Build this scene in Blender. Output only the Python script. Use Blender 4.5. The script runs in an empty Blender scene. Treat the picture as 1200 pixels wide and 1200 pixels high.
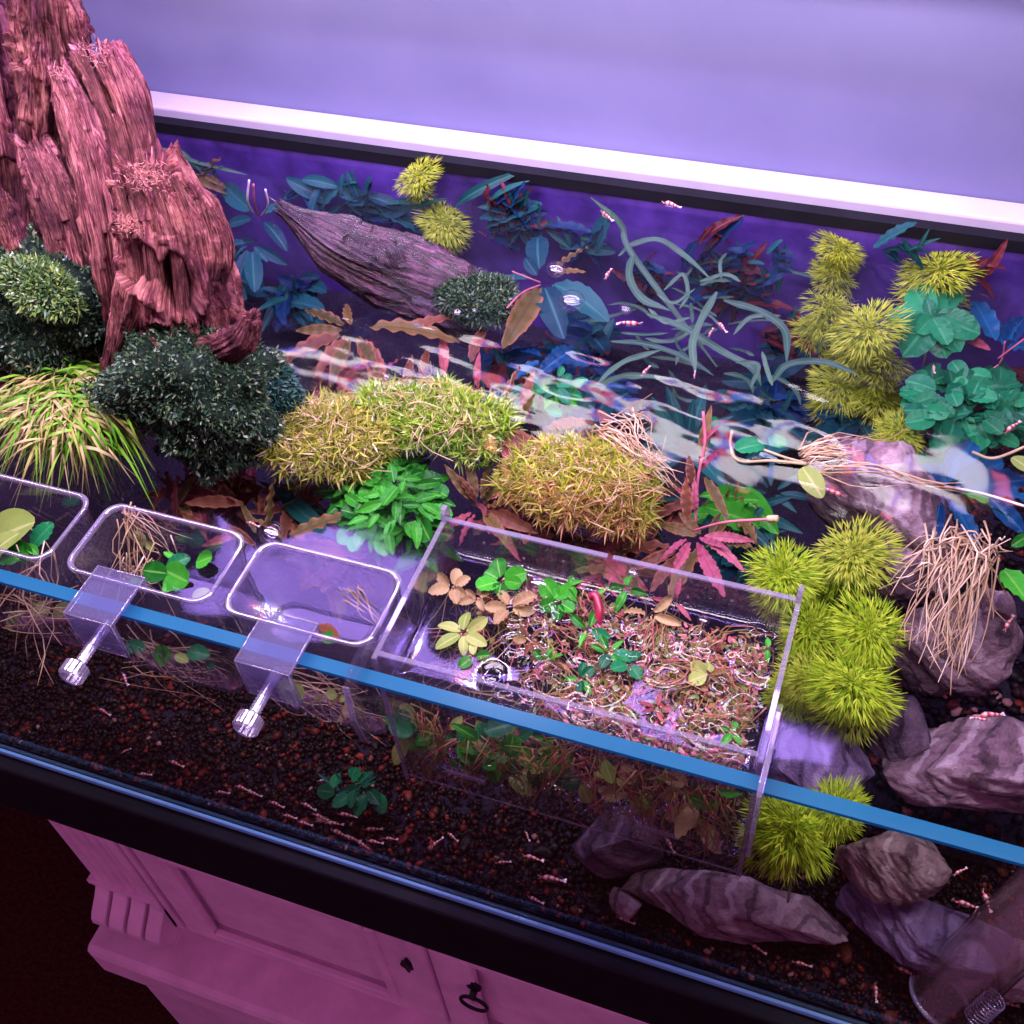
import bpy, math, random
import numpy as np
from mathutils import Vector, Matrix, Euler, noise as MN

SC = bpy.context.scene
COL = SC.collection
# ------------------------------------------------------------------ camera
FPX = 1349.0
EUL = tuple(math.radians(a) for a in (41.4518, 3.8854, 19.6517))
CAMLOC = Vector((0.0, -0.2786, 0.5))
cd = bpy.data.cameras.new('camera')
cam = bpy.data.objects.new('camera', cd); COL.objects.link(cam)
cam.location = CAMLOC; cam.rotation_euler = EUL
cd.sensor_fit = 'HORIZONTAL'; cd.sensor_width = 36.0; cd.lens = 36.0 * FPX / 1200.0
cd.clip_start = 0.01; cd.clip_end = 100
SC.camera = cam
# ------------------------------------------------------------------ room light
W = bpy.data.worlds.new('World'); SC.world = W; W.use_nodes = True
bg = W.node_tree.nodes['Background']
bg.inputs[0].default_value = (0.52, 0.17, 0.42, 1); bg.inputs[1].default_value = 0.54
LAMP_PANEL = 26.0      # radiance of the lamp diffusers
LAMP_LED = 260.0       # radiance of the bare diodes
SC.view_settings.view_transform = 'Standard'; SC.view_settings.look = 'None'
SC.view_settings.exposure = 0.22; SC.view_settings.gamma = 1.0
cy = SC.cycles
cy.use_denoising = True
try: cy.denoiser = 'OPENIMAGEDENOISE'
except Exception: pass
cy.use_adaptive_sampling = True; cy.adaptive_threshold = 0.03
cy.max_bounces = 5; cy.diffuse_bounces = 2; cy.glossy_bounces = 3; cy.transmission_bounces = 6
cy.transparent_max_bounces = 32; cy.volume_bounces = 0
cy.caustics_reflective = False; cy.caustics_refractive = False
cy.sample_clamp_indirect = 6.0

ROT = Euler(EUL).to_matrix()
def ray(px, py):
    return ROT @ Vector(((px - 600) / FPX, -(py - 600) / FPX, -1.0))
def P(px, py, z):
    d = ray(px, py); p = CAMLOC + d * ((z - CAMLOC.z) / d.z)
    return p if p.y < 0.448 or z > -0.02 else PY(px, py, 0.448)      # nothing stands beyond the back pane
def PY(px, py, y):
    d = ray(px, py); return CAMLOC + d * ((y - CAMLOC.y) / d.y)
WATER = -0.0195
def floor_z(x, y):
    return -0.2492 + 0.22 * max(0.0, y - 0.03) + 0.004 * MN.noise(Vector((x * 14, y * 14, 3)))
def PF(px, py, lift=0.0):
    """point of the gravel bed under a view ray"""
    z = -0.2
    for _ in range(12):
        p = P(px, py, z + lift); z = floor_z(p.x, p.y)
    return P(px, py, z + lift)

# ------------------------------------------------------------------ mesh helpers
def mesh(name, V, F, mats=(), smooth=True, uv=None, fm=None):
    m = bpy.data.meshes.new(name)
    V = np.asarray(V, dtype=np.float64).reshape(-1, 3)
    m.from_pydata(V.tolist(), [], [list(map(int, f)) for f in F] if not isinstance(F, np.ndarray) else F.tolist())
    for mt in (mats if isinstance(mats, (list, tuple)) else [mats]): m.materials.append(mt)
    if smooth: m.polygons.foreach_set('use_smooth', [True] * len(m.polygons))
    if fm is not None: m.polygons.foreach_set('material_index', list(map(int, fm)))
    if uv is not None:
        l = m.uv_layers.new(name='UVMap')
        idx = np.zeros(len(m.loops), dtype=np.int32); m.loops.foreach_get('vertex_index', idx)
        l.data.foreach_set('uv', np.asarray(uv, dtype=np.float32)[idx].ravel())
    m.update(); return m
def ob(name, m, parent=None, loc=(0, 0, 0), rot=None, scale=None, kind=None, label=None):
    o = bpy.data.objects.new(name, m); COL.objects.link(o); o.location = loc
    if rot is not None: o.rotation_euler = rot
    if scale is not None: o.scale = scale if hasattr(scale, '__len__') else (scale,) * 3
    if parent is not None: o.parent = parent
    if kind: o['kind'] = kind
    if label: o['label'] = label
    return o
def tag(o, label, cat, group=None):
    o['label'] = label; o['category'] = cat
    if group: o['group'] = group
    return o
def thing(name, label, cat, loc=(0, 0, 0), group=None):
    o = bpy.data.objects.new(name, None); COL.objects.link(o); o.location = loc
    o.empty_display_size = 0.01
    return tag(o, label, cat, group)

class MB:
    def __init__(s): s.V = []; s.F = []
    def add(s, V, F):
        b = len(s.V); s.V += [tuple(v) for v in V]; s.F += [tuple(i + b for i in f) for f in F]; return s
    def box(s, x0, x1, y0, y1, z0, z1):
        return s.add([(x0,y0,z0),(x1,y0,z0),(x1,y1,z0),(x0,y1,z0),(x0,y0,z1),(x1,y0,z1),(x1,y1,z1),(x0,y1,z1)],
                     [(0,3,2,1),(4,5,6,7),(0,1,5,4),(1,2,6,5),(2,3,7,6),(3,0,4,7)])
    def prism(s, poly, axis, a, b):
        """poly of 2-D points extruded along axis 0/1/2 from a to b"""
        n = len(poly)
        def mk(p, c):
            q = [0, 0, 0]; r = [i for i in range(3) if i != axis]; q[r[0]], q[r[1]] = p; q[axis] = c; return q
        V = [mk(p, a) for p in poly] + [mk(p, b) for p in poly]
        F = [tuple(range(n))[::-1], tuple(range(n, 2 * n))] + [(i, (i + 1) % n, n + (i + 1) % n, n + i) for i in range(n)]
        return s.add(V, F)
    def lathe(s, prof, n=20, M=Matrix.Identity(4), cap=True, wob=None):
        V = []; F = []
        for k, (r, z) in enumerate(prof):
            for i in range(n):
                a = 2 * math.pi * i / n; rr = r * (1 + (wob(i, k) if wob else 0))
                V.append(M @ Vector((rr * math.cos(a), rr * math.sin(a), z)))
        for k in range(len(prof) - 1):
            for i in range(n):
                j = (i + 1) % n; F.append((k*n+i, k*n+j, (k+1)*n+j, (k+1)*n+i))
        if cap:
            F.append(tuple(range(n))[::-1]); F.append(tuple((len(prof)-1)*n + i for i in range(n)))
        return s.add(V, F)
    def tube(s, pts, rad, n=5):
        pts = [Vector(p) for p in pts]; V = []; F = []
        for i, p in enumerate(pts):
            t = (pts[min(i+1, len(pts)-1)] - pts[max(i-1, 0)])
            t = t.normalized() if t.length > 1e-9 else Vector((0,0,1))
            u = t.cross(Vector((0.31, 0.2, 0.93))); u = u.normalized() if u.length > 1e-6 else Vector((1,0,0)); w = t.cross(u)
            r = rad if not hasattr(rad, '__len__') else rad[i]
            for k in range(n):
                a = 2 * math.pi * k / n; V.append(p + (u * math.cos(a) + w * math.sin(a)) * r)
        for i in range(len(pts) - 1):
            for k in range(n):
                j = (k + 1) % n; F.append((i*n+k, i*n+j, (i+1)*n+j, (i+1)*n+k))
        F.append(tuple(range(n))[::-1]); F.append(tuple((len(pts)-1)*n + k for k in range(n)))
        return s.add(V, F)
    def build(s, name, mat, parent=None, smooth=False, loc=(0,0,0), bevel=0, kind=None, label=None):
        m = mesh(name, s.V, s.F, mat, smooth)
        o = ob(name, m, parent, loc, kind=kind, label=label)
        if bevel:
            b = o.modifiers.new('edge', 'BEVEL'); b.width = bevel; b.segments = 2; b.limit_method = 'ANGLE'
        return o

def smooth_path(pts, n):
    """Catmull-Rom through 3-D points"""
    pts = [Vector(p) for p in pts]
    if len(pts) == 2: return [pts[0].lerp(pts[1], i / (n - 1)) for i in range(n)]
    q = [2*pts[0]-pts[1]] + pts + [2*pts[-1]-pts[-2]]; out = []
    S = len(pts) - 1
    for i in range(n):
        u = i / (n - 1) * S; k = min(int(u), S - 1); t = u - k
        a, b, c, d = q[k], q[k+1], q[k+2], q[k+3]
        out.append(0.5 * ((2*b) + (c-a)*t + (2*a-5*b+4*c-d)*t*t + (3*b-a-3*c+d)*t*t*t))
    return out

# ------------------------------------------------------------------ materials
def newmat(name):
    m = bpy.data.materials.new(name); m.use_nodes = True
    nt = m.node_tree; nt.nodes.clear(); out = nt.nodes.new('ShaderNodeOutputMaterial')
    return m, nt, out
def nd(nt, t, **kw):
    n = nt.nodes.new('ShaderNode' + t)
    for k, v in kw.items():
        if k.startswith('i_'): n.inputs[k[2:].replace('_', ' ')].default_value = v
        else: setattr(n, k, v)
    return n
def ramp(nt, stops, fac=None, interp='LINEAR'):
    r = nd(nt, 'ValToRGB'); e = r.color_ramp.elements; r.color_ramp.interpolation = interp
    while len(e) < len(stops): e.new(0.5)
    for i, (p, c) in enumerate(stops):
        e[i].position = p; e[i].color = (*c, 1) if len(c) == 3 else c
    if fac is not None: nt.links.new(fac, r.inputs[0])
    return r
def coord(nt, kind='Object', scale=(1,1,1)):
    t = nd(nt, 'TexCoord'); mp = nd(nt, 'Mapping'); mp.inputs['Scale'].default_value = scale
    nt.links.new(t.outputs[kind], mp.inputs[0]); return mp.outputs[0]
def noise_n(nt, vec, scale, detail=6, rough=0.6, dist=0.0):
    n = nd(nt, 'TexNoise'); n.inputs['Scale'].default_value = scale; n.inputs['Detail'].default_value = detail
    n.inputs['Roughness'].default_value = rough; n.inputs['Distortion'].default_value = dist
    if vec is not None: nt.links.new(vec, n.inputs['Vector'])
    return n.outputs['Fac']
def bump(nt, h, strength=0.5, dist=0.002):
    b = nd(nt, 'Bump'); b.inputs['Strength'].default_value = strength; b.inputs['Distance'].default_value = dist
    nt.links.new(h, b.inputs['Height']); return b.outputs[0]
def mixc(nt, a, b, fac, mode='MIX'):
    m = nd(nt, 'Mix', data_type='RGBA', blend_type=mode)
    for v, i in ((fac, 0), (a, 6), (b, 7)):
        if isinstance(v, (int, float)): m.inputs[i].default_value = v
        elif isinstance(v, tuple): m.inputs[i].default_value = (*v, 1) if len(v) == 3 else v
        else: nt.links.new(v, m.inputs[i])
    return m.outputs[2]
def princ(nt, out, rough=0.5, spec=0.5, **kw):
    p = nd(nt, 'BsdfPrincipled'); p.inputs['Roughness'].default_value = rough; p.inputs['Specular IOR Level'].default_value = spec
    nt.links.new(p.outputs[0], out.inputs[0]); return p

def plain(name, col, rough=0.5, spec=0.5, nscale=60, var=0.15, bmp=0.15, metal=0.0, bdist=0.001):
    m, nt, out = newmat(name); p = princ(nt, out, rough, spec)
    f = noise_n(nt, coord(nt), nscale)
    lo = tuple(c * (1 - var) for c in col); hi = tuple(min(1, c * (1 + var)) for c in col)
    r = ramp(nt, [(0.3, lo), (0.7, hi)], f)
    nt.links.new(r.outputs[0], p.inputs['Base Color']); p.inputs['Metallic'].default_value = metal
    if bmp: nt.links.new(bump(nt, f, bmp, bdist), p.inputs['Normal'])
    return m

def leafmat(name, c1, c2, rib=None, rough=0.38, spec=0.14, trans=0.25, edge=None):
    """leaf surface: two tones by object and noise, lighter midrib, fine side veins"""
    m, nt, out = newmat(name)
    p = nd(nt, 'BsdfPrincipled'); p.inputs['Roughness'].default_value = rough; p.inputs['Specular IOR Level'].default_value = spec
    oi = nd(nt, 'ObjectInfo'); g = nd(nt, 'NewGeometry')
    f = noise_n(nt, coord(nt), 2.2, 4)
    a = nd(nt, 'Math', operation='ADD'); nt.links.new(oi.outputs['Random'], a.inputs[0]); nt.links.new(f, a.inputs[1])
    b = nd(nt, 'Math', operation='MULTIPLY'); nt.links.new(a.outputs[0], b.inputs[0]); b.inputs[1].default_value = 0.5
    c = ramp(nt, [(0.25, c1), (0.75, c2)], b.outputs[0]).outputs[0]
    sp = ramp(nt, [(0.60, (0,0,0)), (0.72, (1,1,1))], noise_n(nt, coord(nt), 9, 5, .65)); spf = nd(nt, 'Math', operation='MULTIPLY'); spf.inputs[1].default_value = 0.55; nt.links.new(sp.outputs[0], spf.inputs[0])
    c = mixc(nt, c, tuple(x * .35 + y for x, y in zip(c1, (.035, .018, .006))), spf.outputs[0])
    uvn = nd(nt, 'TexCoord'); sx = nd(nt, 'SeparateXYZ'); nt.links.new(uvn.outputs['UV'], sx.inputs[0])
    av = nd(nt, 'Math', operation='ABSOLUTE'); s5 = nd(nt, 'Math', operation='SUBTRACT'); s5.inputs[1].default_value = 0.5
    nt.links.new(sx.outputs['Y'], s5.inputs[0]); nt.links.new(s5.outputs[0], av.inputs[0])
    if edge:
        er = ramp(nt, [(0.30, (0,0,0)), (0.5, (1,1,1))], av.outputs[0]); c = mixc(nt, c, edge, er.outputs[0])
    rr = ramp(nt, [(0.02, (1,1,1)), (0.07, (0,0,0))], av.outputs[0])
    rf = nd(nt, 'Math', operation='MULTIPLY'); nt.links.new(rr.outputs[0], rf.inputs[0]); rf.inputs[1].default_value = 0.55
    c = mixc(nt, c, rib or tuple(min(1, x * 1.9 + 0.02) for x in c2), rf.outputs[0])
    nt.links.new(c, p.inputs['Base Color'])
    wv = nd(nt, 'Math', operation='SINE'); k1 = nd(nt, 'Math', operation='MULTIPLY_ADD'); k1.inputs[1].default_value = 60
    k2 = nd(nt, 'Math', operation='MULTIPLY'); k2.inputs[1].default_value = -40
    nt.links.new(av.outputs[0], k2.inputs[0]); nt.links.new(sx.outputs['X'], k1.inputs[0]); nt.links.new(k2.outputs[0], k1.inputs[2]); nt.links.new(k1.outputs[0], wv.inputs[0])
    nt.links.new(bump(nt, wv.outputs[0], 0.07, 0.0005), p.inputs['Normal'])
    t = nd(nt, 'BsdfTranslucent'); nt.links.new(c, t.inputs[0])
    mx = nd(nt, 'MixShader'); mx.inputs[0].default_value = trans
    nt.links.new(p.outputs[0], mx.inputs[1]); nt.links.new(t.outputs[0], mx.inputs[2]); nt.links.new(mx.outputs[0], out.inputs[0])
    return m

def islandmat(name, stops, rough=0.35, spec=0.5, trans=0.15, zone=None):
    """many small pieces in one mesh: colour by piece"""
    m, nt, out = newmat(name)
    p = nd(nt, 'BsdfPrincipled'); p.inputs['Roughness'].default_value = rough; p.inputs['Specular IOR Level'].default_value = spec
    g = nd(nt, 'NewGeometry')
    c = ramp(nt, stops, g.outputs['Random Per Island']).outputs[0]
    if zone:
        f = noise_n(nt, coord(nt), zone[1], 3); zf = ramp(nt, [(0.42, (0,0,0)), (0.6, (1,1,1))], f)
        zz = nd(nt, 'Math', operation='MULTIPLY'); nt.links.new(zf.outputs[0], zz.inputs[0]); zz.inputs[1].default_value = zone[2]
        c = mixc(nt, c, zone[0], zz.outputs[0])
    nt.links.new(c, p.inputs['Base Color'])
    t = nd(nt, 'BsdfTranslucent'); nt.links.new(c, t.inputs[0])
    mx = nd(nt, 'MixShader'); mx.inputs[0].default_value = trans
    nt.links.new(p.outputs[0], mx.inputs[1]); nt.links.new(t.outputs[0], mx.inputs[2]); nt.links.new(mx.outputs[0], out.inputs[0])
    return m

def clearmat(name, tint, ior=1.45, rough=0.0, haze=0.0, hazecol=(0.7, 0.65, 0.9), boost=1.0):
    """thin clear plastic, glass or water: see-through plus Fresnel mirror"""
    m, nt, out = newmat(name)
    tr = nd(nt, 'BsdfTransparent'); tr.inputs[0].default_value = (*tint, 1)
    gl = nd(nt, 'BsdfGlossy'); gl.inputs['Roughness'].default_value = rough
    # Schlick reflectance, the same from both sides of the sheet
    g = nd(nt, 'NewGeometry'); dt = nd(nt, 'VectorMath', operation='DOT_PRODUCT'); nt.links.new(g.outputs['Normal'], dt.inputs[0]); nt.links.new(g.outputs['Incoming'], dt.inputs[1])
    ab = nd(nt, 'Math', operation='ABSOLUTE'); nt.links.new(dt.outputs['Value'], ab.inputs[0])
    om = nd(nt, 'Math', operation='SUBTRACT', use_clamp=True); om.inputs[0].default_value = 1.0; nt.links.new(ab.outputs[0], om.inputs[1])
    pw = nd(nt, 'Math', operation='POWER'); pw.inputs[1].default_value = 5.0; nt.links.new(om.outputs[0], pw.inputs[0])
    f0 = ((ior - 1) / (ior + 1)) ** 2
    fr = nd(nt, 'Math', operation='MULTIPLY_ADD'); fr.inputs[1].default_value = 1 - f0; fr.inputs[2].default_value = f0; nt.links.new(pw.outputs[0], fr.inputs[0])
    base = tr.outputs[0]
    if haze:
        df = nd(nt, 'BsdfDiffuse'); df.inputs[0].default_value = (*hazecol, 1)
        tl = nd(nt, 'BsdfTranslucent'); tl.inputs[0].default_value = (*hazecol, 1)
        ad = nd(nt, 'MixShader'); ad.inputs[0].default_value = 0.5
        nt.links.new(df.outputs[0], ad.inputs[1]); nt.links.new(tl.outputs[0], ad.inputs[2])
        mh = nd(nt, 'MixShader'); mh.inputs[0].default_value = haze
        nt.links.new(tr.outputs[0], mh.inputs[1]); nt.links.new(ad.outputs[0], mh.inputs[2]); base = mh.outputs[0]
    mx = nd(nt, 'MixShader')
    if boost != 1.0:
        mm = nd(nt, 'Math', operation='MULTIPLY', use_clamp=True); mm.inputs[1].default_value = boost
        nt.links.new(fr.outputs[0], mm.inputs[0]); nt.links.new(mm.outputs[0], mx.inputs[0])
    else: nt.links.new(fr.outputs[0], mx.inputs[0])
    nt.links.new(base, mx.inputs[1]); nt.links.new(gl.outputs[0], mx.inputs[2]); nt.links.new(mx.outputs[0], out.inputs[0])
    return m

def emit(name, col, s):
    m, nt, out = newmat(name); e = nd(nt, 'Emission'); e.inputs[0].default_value = (*col, 1); e.inputs[1].default_value = s
    nt.links.new(e.outputs[0], out.inputs[0]); return m

def woodmat(name, dark, mid, light, rough=0.75, spec=0.3, wet=False):
    m, nt, out = newmat(name); p = princ(nt, out, rough, spec)
    v = coord(nt, 'UV', (1.0, 1.0, 1.0))
    mp = nd(nt, 'Mapping'); mp.inputs['Scale'].default_value = (19, 2.6, 1); nt.links.new(v, mp.inputs[0])
    f1 = noise_n(nt, mp.outputs[0], 2.2, 10, 0.7, 1.3)
    mp2 = nd(nt, 'Mapping'); mp2.inputs['Scale'].default_value = (75, 5, 1); nt.links.new(v, mp2.inputs[0])
    f2 = noise_n(nt, mp2.outputs[0], 2.0, 5, 0.7, 0.3)
    f3 = noise_n(nt, coord(nt), 60, 10, .75)
    a = nd(nt, 'Math', operation='MULTIPLY_ADD'); a.inputs[1].default_value = 0.35; nt.links.new(f2, a.inputs[0]); 
    b = nd(nt, 'Math', operation='MULTIPLY'); b.inputs[1].default_value = 0.65; nt.links.new(f1, b.inputs[0]); nt.links.new(b.outputs[0], a.inputs[2])
    c = ramp(nt, [(0.40, dark), (0.485, mid), (0.60, light)], a.outputs[0]).outputs[0]
    tone = ramp(nt, [(0.33, (0.35, 0.30, 0.36)), (0.52, (0.95, 0.9, 0.9)), (0.68, (1.35, 1.3, 1.3))], f3).outputs[0]
    c = mixc(nt, c, tone, 1.0, 'MULTIPLY')
    f6 = noise_n(nt, coord(nt), 16, 5, .6, .8); c = mixc(nt, c, ramp(nt, [(0.36, (0.42, 0.34, 0.5)), (0.5, (0.95, 0.95, 0.95)), (0.64, (1.35, 1.38, 1.4))], f6).outputs[0], 1.0, 'MULTIPLY')
    nt.links.new(c, p.inputs['Base Color'])
    ck = ramp(nt, [(0.30, (1,1,1)), (0.40, (0,0,0))], f1); cf_ = nd(nt, 'Math', operation='MULTIPLY'); cf_.inputs[1].default_value = 0.75; nt.links.new(ck.outputs[0], cf_.inputs[0])
    c2 = mixc(nt, c, tuple(x * .35 for x in dark), cf_.outputs[0]); nt.links.new(c2, p.inputs['Base Color'])
    n1 = bump(nt, a.outputs[0], 0.8, 0.006)
    b2 = nd(nt, 'Bump'); b2.inputs['Strength'].default_value = 0.8; b2.inputs['Distance'].default_value = 0.003
    nt.links.new(f3, b2.inputs['Height']); nt.links.new(n1, b2.inputs['Normal']); nt.links.new(b2.outputs[0], p.inputs['Normal'])
    if wet:
        rr = ramp(nt, [(0.35, (0.06,)*3), (0.6, (0.26,)*3)], f3); nt.links.new(rr.outputs[0], p.inputs['Roughness'])
    return m

def rockmat(name, dark, mid, light, vein=0.3):
    m, nt, out = newmat(name); p = princ(nt, out, 0.6, 0.15)
    v = coord(nt)
    mp = nd(nt, 'Mapping'); mp.inputs['Scale'].default_value = (1.0, 1.0, 2.1); mp.inputs['Rotation'].default_value = (0.5, 0.35, 0.3); nt.links.new(v, mp.inputs[0])
    f1 = noise_n(nt, mp.outputs[0], 26, 12, 0.74, 0.35)
    f2 = noise_n(nt, v, 150, 8, 0.75)
    c = ramp(nt, [(0.33, dark), (0.5, mid), (0.68, light)], f1).outputs[0]
    wv = nd(nt, 'TexWave', wave_type='BANDS'); wv.inputs['Scale'].default_value = 11; wv.inputs['Distortion'].default_value = 5; wv.inputs['Detail'].default_value = 5; wv.inputs['Detail Scale'].default_value = 2.5
    nt.links.new(mp.outputs[0], wv.inputs[0])
    vr = ramp(nt, [(0.90, (0,0,0)), (0.97, (1,1,1))], wv.outputs['Fac'])
    vf = nd(nt, 'Math', operation='MULTIPLY'); vf.inputs[1].default_value = vein; nt.links.new(vr.outputs[0], vf.inputs[0])
    c = mixc(nt, c, tuple(min(1, x * 1.7) for x in light), vf.outputs[0])
    cr = ramp(nt, [(0.03, (1,1,1)), (0.10, (0,0,0))], wv.outputs['Fac'])
    cf = nd(nt, 'Math', operation='MULTIPLY'); cf.inputs[1].default_value = 0.6; nt.links.new(cr.outputs[0], cf.inputs[0])
    c = mixc(nt, c, tuple(x * 0.4 for x in dark), cf.outputs[0])
    nt.links.new(c, p.inputs['Base Color'])
    a = nd(nt, 'Math', operation='ADD'); nt.links.new(f1, a.inputs[0]); nt.links.new(f2, a.inputs[1])
    nt.links.new(bump(nt, a.outputs[0], 1.0, 0.007), p.inputs['Normal'])
    return m

M = {}
def wallmat():
    m, nt, out = newmat('wall_paint'); p = princ(nt, out, 0.6, 0.25)
    f = noise_n(nt, coord(nt), 7, 5); c = ramp(nt, [(0.35, (0.155, 0.160, 0.300)), (0.65, (0.178, 0.184, 0.33))], f).outputs[0]
    # scuffs: short scratches in the paint
    v = coord(nt, 'Object', (30, 1, 44)); s = noise_n(nt, v, 1.0, 7, 0.7, 2.5)
    g = noise_n(nt, coord(nt), 14, 2); sr = ramp(nt, [(0.70, (0,0,0)), (0.74, (1,1,1))], s); gr = ramp(nt, [(0.56, (0,0,0)), (0.62, (1,1,1))], g)
    k = nd(nt, 'Math', operation='MULTIPLY'); nt.links.new(sr.outputs[0], k.inputs[0]); nt.links.new(gr.outputs[0], k.inputs[1])
    k2 = nd(nt, 'Math', operation='MULTIPLY'); k2.inputs[1].default_value = 0.5; nt.links.new(k.outputs[0], k2.inputs[0])
    c = mixc(nt, c, (0.12, 0.11, 0.26), k2.outputs[0]); nt.links.new(c, p.inputs['Base Color'])
    nt.links.new(bump(nt, noise_n(nt, coord(nt), 240, 4), 0.08, 0.001), p.inputs['Normal']); return m
M['wall'] = wallmat()
M['ledge'] = plain('ledge_paint', (0.52, 0.48, 0.56), 0.45, 0.5, 30, 0.05, 0.05)
M['carpet'] = plain('carpet', (0.055, 0.016, 0.012), 0.95, 0.1, 160, 0.5, 0.9, bdist=0.01)
M['cab'] = plain('cabinet_paint', (0.86, 0.58, 0.76), 0.42, 0.4, 22, 0.16, 0.08)
M['iron'] = plain('dark_iron', (0.02, 0.02, 0.025), 0.4, 0.5, 80, 0.3, 0.2, metal=0.6)
M['black'] = plain('black_trim', (0.006, 0.006, 0.009), 0.55, 0.2, 40, 0.3, 0.02)
M['glass'] = clearmat('tank_glass', (0.965, 0.97, 0.985), 1.45)
M['glass_wet'] = clearmat('glass_against_water', (0.985, 0.985, 0.99), 1.09)
M['edge'] = clearmat('glass_edge', (0.20, 0.55, 0.72), 1.45, 0.15, 0.6, (0.016, 0.25, 0.44))
M['bead'] = plain('glass_foot_edge', (0.20, 0.62, 0.95), 0.15, 0.8, 30, 0.12, 0.02)  # bright blue stands in for light piped out of the glass edge
M['acrylic'] = clearmat('clear_acrylic', (0.97, 0.96, 0.985), 1.49, 0.0, 0.025, (0.62, 0.55, 0.9), 1.6)
M['acrylic_edge'] = clearmat('acrylic_edge', (0.85, 0.82, 0.95), 1.49, 0.04, 0.26, (0.82, 0.74, 0.98), 3.2)
M['frost'] = clearmat('frosted_clamp', (0.8, 0.78, 0.92), 1.49, 0.06, 0.13, (0.62, 0.58, 0.98), 1.8)
M['acrylic_wet'] = clearmat('acrylic_under_water', (0.98, 0.975, 0.988), 1.12, 0.0, 0.008, (0.62, 0.55, 0.9), 1.5)
M['back'] = plain('back_panel', (0.075, 0.035, 0.22), 0.4, 0.3, 16, 0.75, 0.05)  # blue-violet scattered in the water is put into this colour
M['tubeglass'] = clearmat('tube_glass', (0.96, 0.92, 0.93), 1.5, 0.0, 0.04, (0.7, 0.45, 0.45), 2.0)

# ================================================================== SETTING
def struct(o): o['kind'] = 'structure'; return o
XL, XR = -0.98, 0.42          # inside of the tank
YF, YB = -0.002, 0.466
YG = -0.006                   # outer face of the front pane
struct(MB().box(-2.6, 2.0, 0.512, 0.6, -0.95, 1.7).build('wall_back', M['wall']))
struct(MB().box(-2.6, 2.0, -1.6, 0.512, -0.99, -0.95).build('carpet_floor', M['carpet']))

# aquarium
aq = thing('aquarium', 'open rimless glass aquarium with a blue edged front pane on a black base', 'aquarium', (0, 0, 0))
MB().add([(XL,YG,-.25),(XR,YG,-.25),(XR,YG,-.0012),(XL,YG,-.0012),(XL,YF,-.25),(XR,YF,-.25),(XR,YF,-.0012),(XL,YF,-.0012)], [(0,1,2,3),(5,4,7,6)]).build('front_pane', [M['glass'], M['glass_wet']], aq)
_fp = [o for o in COL.objects if o.name == 'front_pane'][0]; _fp.data.polygons[1].material_index = 1
MB().box(XL, XR, YG - 0.0004, 0.0016, -0.0012, 0.0012).build('pane_edge', M['edge'], aq, label='blue glass edge along the top of the front pane')
MB().box(XL, XR, YB, YB + 0.008, -0.27, -0.006).build('back_pane', M['back'], aq, label='back pane coloured violet for the light scattered in the water')
MB().box(XL, XR, YB - .0012, YB + .009, -.0105, -.001).build('back_rim', M['black'], aq, label='black strip along the top of the back pane')
MB().box(XL - 0.008, XL, YF, YB, -0.25, 0).build('side_pane', M['glass'], aq)
MB().box(XR, XR + 0.008, YF, YB, -0.25, 0).build('side_pane', M['glass'], aq)
MB().box(XL - 0.01, XR + 0.01, YG - 0.014, YB + 0.01, -0.335, -0.256).build('base_board', M['black'], aq, bevel=0.002)
MB().box(XL - 0.01, XR + 0.01, YG - 0.0030, YG - 0.0004, -0.2556, -0.2496).build('foot_edge', M['bead'], aq, bevel=0.001, label='thin strip coloured bright blue for the glow along the foot of the front pane')
lg = MB().box(-2.0, 1.2, 0.4865, 0.5118, -0.024, 0.0).build('white_ledge', M['ledge'], bevel=0.002)
tag(lg, 'bright white ledge running along the wall behind the aquarium', 'ledge')

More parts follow.
